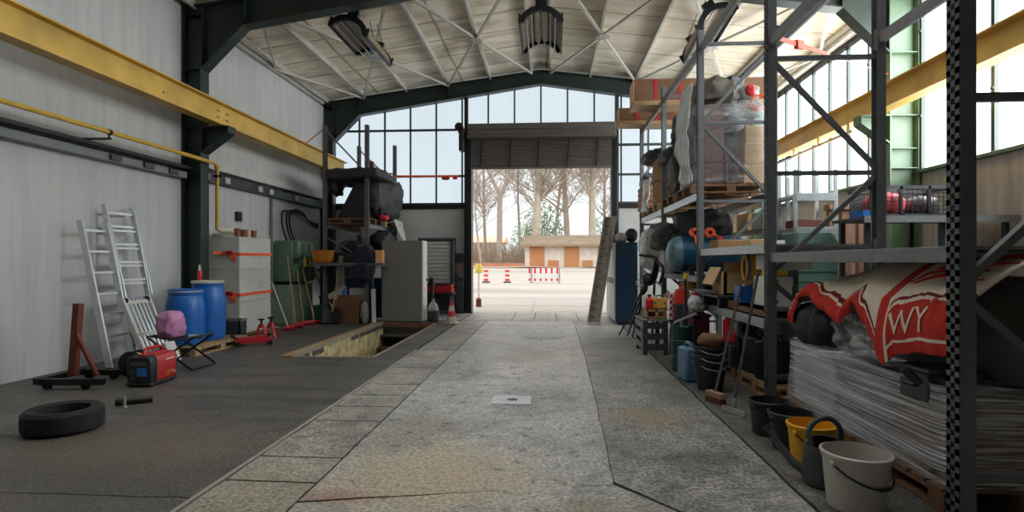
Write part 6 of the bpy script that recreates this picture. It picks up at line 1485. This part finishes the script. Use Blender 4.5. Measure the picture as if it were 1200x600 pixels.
# ================================================================== OUTSIDE
def zg(y): return -0.02 if y < 17 else -.02 + .0298 * (y - 17)
def outside_mat():
    m, N, L = nodemat('yard_concrete')
    b = N['Principled BSDF']; b.inputs['Roughness'].default_value = 0.9
    tc = N.new('ShaderNodeTexCoord'); v = tc.outputs['Object']
    mp = N.new('ShaderNodeMapping'); mp.inputs['Scale'].default_value = (0.12, 1, 1); L.new(v, mp.inputs[0])
    f = tnoise(N, L, mp.outputs[0], 0.35, 6, 0.6)
    c = ramp(N, L, f, [(0.3, rgb(140, 133, 125)), (0.5, rgb(162, 155, 147)), (0.7, rgb(174, 161, 147))])
    fl = tnoise(N, L, v, 2.5, 6, 0.7)
    c = mixc(N, L, 0.4, c, ramp(N, L, fl, [(0.3, (0.8,) * 3), (0.7, (1.1,) * 3)]), 'MULTIPLY')
    L.new(c, b.inputs['Base Color']); return m
M_YARD = outside_mat()
b = MB()
ys = [16.32, 17, 20, 24, 29, 35, 42, 50, 60, 75, 110]
b.grid(lambda u, v: (lerp(-50, 50, u), ys[int(round(v * 10))], zg(ys[int(round(v * 10))]) - (0 if ys[int(round(v * 10))] < 70 else .5)), 4, 10)
struct('ground_yard', b, M_YARD)
b = MB()
for y in (18.6, 21.3, 24.5, 28.5): b.bar((-8, y, zg(y) + .003), (8, y, zg(y) + .003), .03, .004)
b.bar((-.55, 16.5, -.017), (-.5, 20, zg(20) + .003), .03, .004)
struct('trim_yard_joints', b, mat('yard_joint', (150, 142, 132), 0.9))
struct('ground_verge', MB().grid(lambda u, v: (lerp(-50, 50, u), lerp(48, 75, v), zg(lerp(48, 75, v)) + .05 + .15 * noise.noise((u * 30, v * 9, 0))), 60, 14), mat('leaf_litter', (168, 140, 116), 0.95, 0, 0.2, 2))

# long low shed
t = Thing('garage_shed', 'long low white shed with brown doors across the yard', 'shed', (4, 51, zg(50)))
z0 = zg(50) - .02
x0, x1 = -2.2, 16
t.part('wall', MB().box(x0, x1, 50, 54, z0, z0 + 2.0), mat('shed_white', (206, 196, 184), 0.85, 0, 0.12, 2))
t.part('roof', MB().prism([(49.5, z0 + 1.92), (49.5, z0 + 2.02), (54.3, z0 + 3.05), (54.3, z0 + 2.9)], x0 - .3, x1, 'x'), mat('shed_roof_felt', (128, 112, 92), 0.95, 0, 0.2, 1.2))
t.part('fascia', MB().box(x0 - .3, x1, 49.46, 49.5, z0 + 1.86, z0 + 2.05), mat('shed_fascia', (150, 128, 104), 0.9))
M_SD = wood_mat('shed_door_wood', (168, 112, 70), (190, 134, 90))
k = 0
for xa, xb in ((-1.75, -.45), (1.3, 2.6), (4.25, 5.55), (7.2, 8.5), (10.2, 11.5)):
    t.part('door', MB().box(xa, xb, 49.94, 50, z0 + .02, z0 + 1.86), M_SD)
for xa in (-.15, 2.85, 5.8, 8.8): t.part('hatch', MB().box(xa, xa + .95, 49.94, 50, z0 + .05, z0 + .62), M_SD)
# red-white barrier
def striped(x, y, w, h, z, n, nm, lab, cat, vertical=False):
    t = Thing(nm, lab, cat, (x, y, z))
    t.part('board', MB().box(x - w / 2, x + w / 2, y - .02, y + .02, z, z + h) if not vertical else MB().box(x - w / 2, x + w / 2, y - .03, y + .03, z + .05, z + h), M_WHITE)
    return t
yb = 29.6; zb = zg(yb)
t = Thing('road_barrier', 'red and white striped road barrier standing in the yard', 'barrier', (-.25, yb, zb))
for nm, za, zc in (('upper_board', .5, .78), ('lower_board', .1, .24)):
    t.part(nm, MB().box(-1.1, .62, yb - .02, yb + .02, zb + za, zb + zc), M_WHITE)
    for k in range(7):
        xx = -1.1 + .29 * k
        if xx < .5: t.part('red_stripe', MB().box(xx - (0 if k else 0), xx + (.1), yb - .024, yb - .02, zb + za, zb + zc), mat('signal_red', (216, 40, 66), 0.5))
for xx in (-.95, .5): t.part('post', MB().box(xx - .02, xx + .02, yb - .06, yb - .025 + .005, zb, zb + .8).box(xx - .03, xx + .03, yb - .3, yb + .3, zb, zb + .05), M_GREYM)
t.part('middle_panel', MB().box(-1.08, .6, yb - .012, yb + .012, zb + .26, zb + .48), M_WHITE)
for xx, lab in ((-3.35, 'red and white striped marker post in the yard, left of the pair'), (-2.22, 'red and white striped marker post in yard, nearest the barrier')):
    t = Thing('marker_post', lab, 'marker post', (xx, yb, zb))
    t.part('base', MB().box(xx - .2, xx + .2, yb - .1, yb + .1, zb, zb + .08), M_DARKG, bevel=.02)
    t.part('white_panel', MB().box(xx - .12, xx + .12, yb - .02, yb + .02, zb + .08, zb + .76), M_WHITE)
    for k in range(3): t.part('red_stripe', MB().box(xx - .12, xx + .12, yb - .025, yb - .021, zb + .1 + .23 * k, zb + .22 + .23 * k), mat('cone_orange_red', (214, 66, 52), 0.5))
# yellow topped post just outside the door
t = Thing('marker_lamp', 'yellow warning lamp on a white pole just outside the door', 'warning lamp', (-2.3, 18.2, zg(18.2)))
zz_ = zg(18.2)
t.part('pole', MB().tube([(-2.3, 18.2, zz_), (-2.3, 18.2, zz_ + 1.12)], .025, 8), M_WHITE)
t.part('lamp', MB().lathe([(.1, 0), (.13, .04), (.12, .2), (.06, .3)], (-2.3, 18.2, zz_ + 1.1), 16), mat('warning_yellow', (236, 212, 90), 0.4))
t.part('foot', MB().lathe([(.09, 0), (.09, .25), (.03, .3)], (-2.3, 18.2, zz_), 14), M_RUST)
# fence, low wall, far building
t = Thing('far_building', 'orange roofed far building behind the bare trees at left', 'building', (-14, 88, 1))
t.part('wall', MB().box(-26, -7.5, 88, 96, 1, 4.5), mat('far_white', (206, 204, 200), 0.9, 0, 0.05, 1))
t.part('roof', MB().prism([(87.2, 4.4), (97, 4.4), (92, 5.6)], -27, -7, 'x'), mat('far_orange', (214, 164, 138), 0.9))
t = Thing('wire_fence', 'grey wire fence with posts in front of the bare trees', 'fence', (-8, 53, zg(53)))
for k in range(12): t.part('post', MB().box(-16 + 1.4 * k - .04, -16 + 1.4 * k + .04, 52.96, 53.04, zg(53), zg(53) + 1.9), M_GREYM)
for z in (.3, .9, 1.5): t.part('wire', MB().box(-16, -.6, 52.99, 53.01, zg(53) + z, zg(53) + z + .03), M_GREYM)
solo('brick_kerb_wall', MB().box(-18, -2.6, 49.6, 49.9, zg(50) - .1, zg(50) + .35), mat('faded_brick', (178, 124, 100), 0.9, 0, 0.2, 6), 'low reddish brick wall along the far edge of the yard', 'wall', (-10, 49.7, zg(50)))
# hedge of dry shrubs: nobody could count the twigs
b = MB(); r2 = random.Random(11)
for k in range(1500):
    x = r2.uniform(-17, -1.5); y = r2.uniform(55, 66); z = zg(y); h = r2.uniform(.8, 2.4)
    b.tube([(x, y, z), (x + r2.uniform(-.2, .2), y, z + h * .6), (x + r2.uniform(-.5, .5), y, z + h)], [.03, .02, .008], 3)
o = b.build('dry_undergrowth', mat('dry_twigs', (150, 128, 104), 0.95), smooth=False)
tag(o, 'dry brown undergrowth below the trees beyond the yard', 'undergrowth', kind='stuff')

M_BARK = mat('pale_bark', (186, 176, 158), 0.95, 0, 0.2, 3)
M_BARK2 = mat('brown_bark', (172, 160, 146), 0.95, 0, 0.2, 3)
M_TWIG = mat('twig_bark', (166, 152, 140), 0.95, 0, 0.12, 3)
def tree(x, y, r, h, seed, lab, bend=0, m=M_BARK, fork=None, dens=1.0):
    R = random.Random(seed); tr = MB(); tw = MB(); z0 = zg(y) - .1
    def grow(p, d, r, L, depth, mb):
        n = 5 if depth == 0 else 5 if depth == 1 else 3
        pts = [p]; rs = [r]
        for k in range(n):
            wig = (.05, .30, .34, .3, .3)[depth]
            d = (d + Vector((R.uniform(-1, 1), R.uniform(-1, 1) * .7, R.uniform(-.6, 1) * .8)) * wig).normalized()
            p = p + d * (L / n); pts.append(p); rs.append(r * (1 - .6 * (k + 1) / n))
        mb.tube(pts, rs, 7 if depth == 0 else 5 if depth == 1 else 3)
        if depth >= 4: return
        nb = [24, 9, 6, 3][depth] * dens
        for k in range(int(nb)):
            f = R.uniform(.2 if depth else .26, 1.0); i = min(n - 1, int(f * n)); q = pts[i].lerp(pts[i + 1], f * n - i)
            a = R.uniform(0, 2 * PI); el = R.uniform(.0, .8)
            nd = Vector((math.cos(a) * math.cos(el), math.sin(a) * math.cos(el) * .6, math.sin(el))).normalized()
            nd = (nd * .75 + d * .35).normalized()
            rr = max(.016, lerp(rs[i], rs[i + 1], .5) * R.uniform(.26, .46))
            LL = R.uniform(3.0, 6.8) if depth == 0 else L * R.uniform(.34, .55)
            grow(q, nd, rr, LL, depth + 1, mb if depth < 1 else tw)
    d0 = Vector((bend, 0, 1)).normalized()
    if fork:
        p = Vector((x, y, z0)); tr.tube([p, p + Vector((.05, 0, fork))], [r * 1.15, r], 8)
        for s_ in (-1, 1): grow(p + Vector((.05, 0, fork - .1)), Vector((s_ * .45, .05, 1)).normalized(), r * .72, h - fork, 0, tr)
    else: grow(Vector((x, y, z0)), d0, r, h, 0, tr)
    t = Thing('bare_tree', lab, 'tree', (x, y, z0), group=None)
    t.part('trunk', tr, m); t.part('twigs', tw, M_TWIG, smooth=False)
TR = [(-10.2, 61, .36, 19, 1, 'thick bare tree trunk at the left edge of the door opening', 0, M_BARK, None, 1),
      (-6.6, 54.5, .13, 8, 8, 'thin bent bare sapling near the left side of the door opening', -.12, M_BARK2, None, .8),
      (-5.1, 57, .26, 17, 3, 'forked bare tree left of the white shed, arms spread like a V', 0, M_BARK2, 7.2, 1),
      (-3.3, 62, .15, 18, 4, 'slim straight bare tree between forked tree and thick pale trunk', .02, M_BARK2, None, .7),
      (-1.4, 58, .47, 20, 5, 'thickest pale bare tree standing behind the left end of shed', 0, M_BARK, None, 1.1),
      (2.0, 62, .36, 20, 6, 'bare leaning tree above the first gap between shed doors', -.06, M_BARK2, None, 1.1),
      (4.6, 60, .42, 20, 9, 'pale bare tree rising behind the middle of the shed', -.03, M_BARK, None, 1.1),
      (9.2, 62, .45, 20, 10, 'large bare tree at the right side of the door opening', 0, M_BARK, None, 1.2),
      (11.6, 66, .40, 20, 12, 'bare tree half hidden by the right door jamb', 0, M_BARK, None, 1.0),
      (-8.2, 72, .22, 17, 21, 'far slim bare tree behind the bent sapling', 0, M_TWIG, None, 1),
      (0.6, 76, .25, 18, 22, 'far bare tree between thickest trunk and the leaning one', 0, M_TWIG, None, 1.1),
      (7.4, 78, .25, 18, 23, 'far bare tree behind the right half of the shed roof', 0, M_TWIG, None, 1.1),
      (-12.6, 78, .25, 18, 25, 'far bare tree near the left door jamb', 0, M_TWIG, None, 1)]
for a in TR: tree(*a)
def shrub(x, y, w, h, n, seed, lab, col):
    R = random.Random(seed); b = MB(); z0 = zg(y)
    for k in range(n):
        while True:
            p = Vector((R.uniform(-1, 1), R.uniform(-1, 1), R.uniform(0, 1)))
            if p.x ** 2 + p.y ** 2 + (p.z) ** 2 < 1: break
        c = Vector((x + p.x * w, y + p.y * w, z0 + p.z * h)); s_ = R.uniform(.12, .3)
        a = Vector((R.uniform(-1, 1), R.uniform(-1, 1), R.uniform(-1, 1))).normalized() * s_; e = a.orthogonal().normalized() * s_ * .5
        b.add([c - a, c + e, c + a, c - e], [(0, 1, 2, 3)])
    t = Thing('evergreen_shrub', lab, 'shrub', (x, y, z0))
    t.part('foliage', b, mat('leaves_%d' % seed, col, 0.9, 0, 0.25, 3), smooth=False); t.part('stem', MB().tube([(x, y, z0), (x, y, z0 + h * .8)], [.15, .05], 6), M_BARK2)
shrub(-.6, 67, 3.2, 7.4, 1500, 31, 'loose green evergreen behind the thickest pale tree', (150, 168, 140))
shrub(-3.2, 80, 2.6, 6.5, 900, 32, 'pale green evergreen left of thickest tree, farther away', (168, 182, 160))
shrub(8.6, 84, 2.6, 9, 1100, 33, 'pointed pale evergreen above the right half of the shed', (160, 172, 158))

# ---- repeats share a group
GROUPS = dict(wooden_pallet='wooden pallets', axle_stand='red axle stands', clay_pot='clay pots on the grey stack', grey_box='strapped grey boxes', screw_clamp='red screw clamps on the shelf',
              mortar_bucket='nested black mortar buckets', bucket='buckets beside the wrapped load', steel_locker='blue lockers by the door', bare_tree='bare trees beyond the yard', evergreen_shrub='evergreens beyond the yard',
              marker_post='striped marker posts', roof_cross_brace='roof braces', eave_brace='eave braces', portal_frame='green portal frames', crane_beam='crane runway beams', carton='pale cartons in the wrapped load',
              white_carton='white cartons on the shelf', aluminium_ladder='ladders on the left wall', plastic_barrel='blue barrels', floor_broom='brooms by the switchgear', oil_bottle='oil bottles on the shelf',
              storage_box='boxes on the side shelves', flat_box='flat boxes on the rack shelf', jerrycan='jerrycans by the rack', wrapped_box='boxes in the wrapped load', strap_pack='strap packs on the tank',
              pallet_rack='pallet racks', long_carton='long cartons on the rack top', ratchet_strap='orange ratchet straps', cable_trunking='cable trunking on the left wall')
for o in S.objects:
    k = o.name.split('.')[0]
    if o.parent is None and k in GROUPS and 'group' not in o: o['group'] = GROUPS[k]
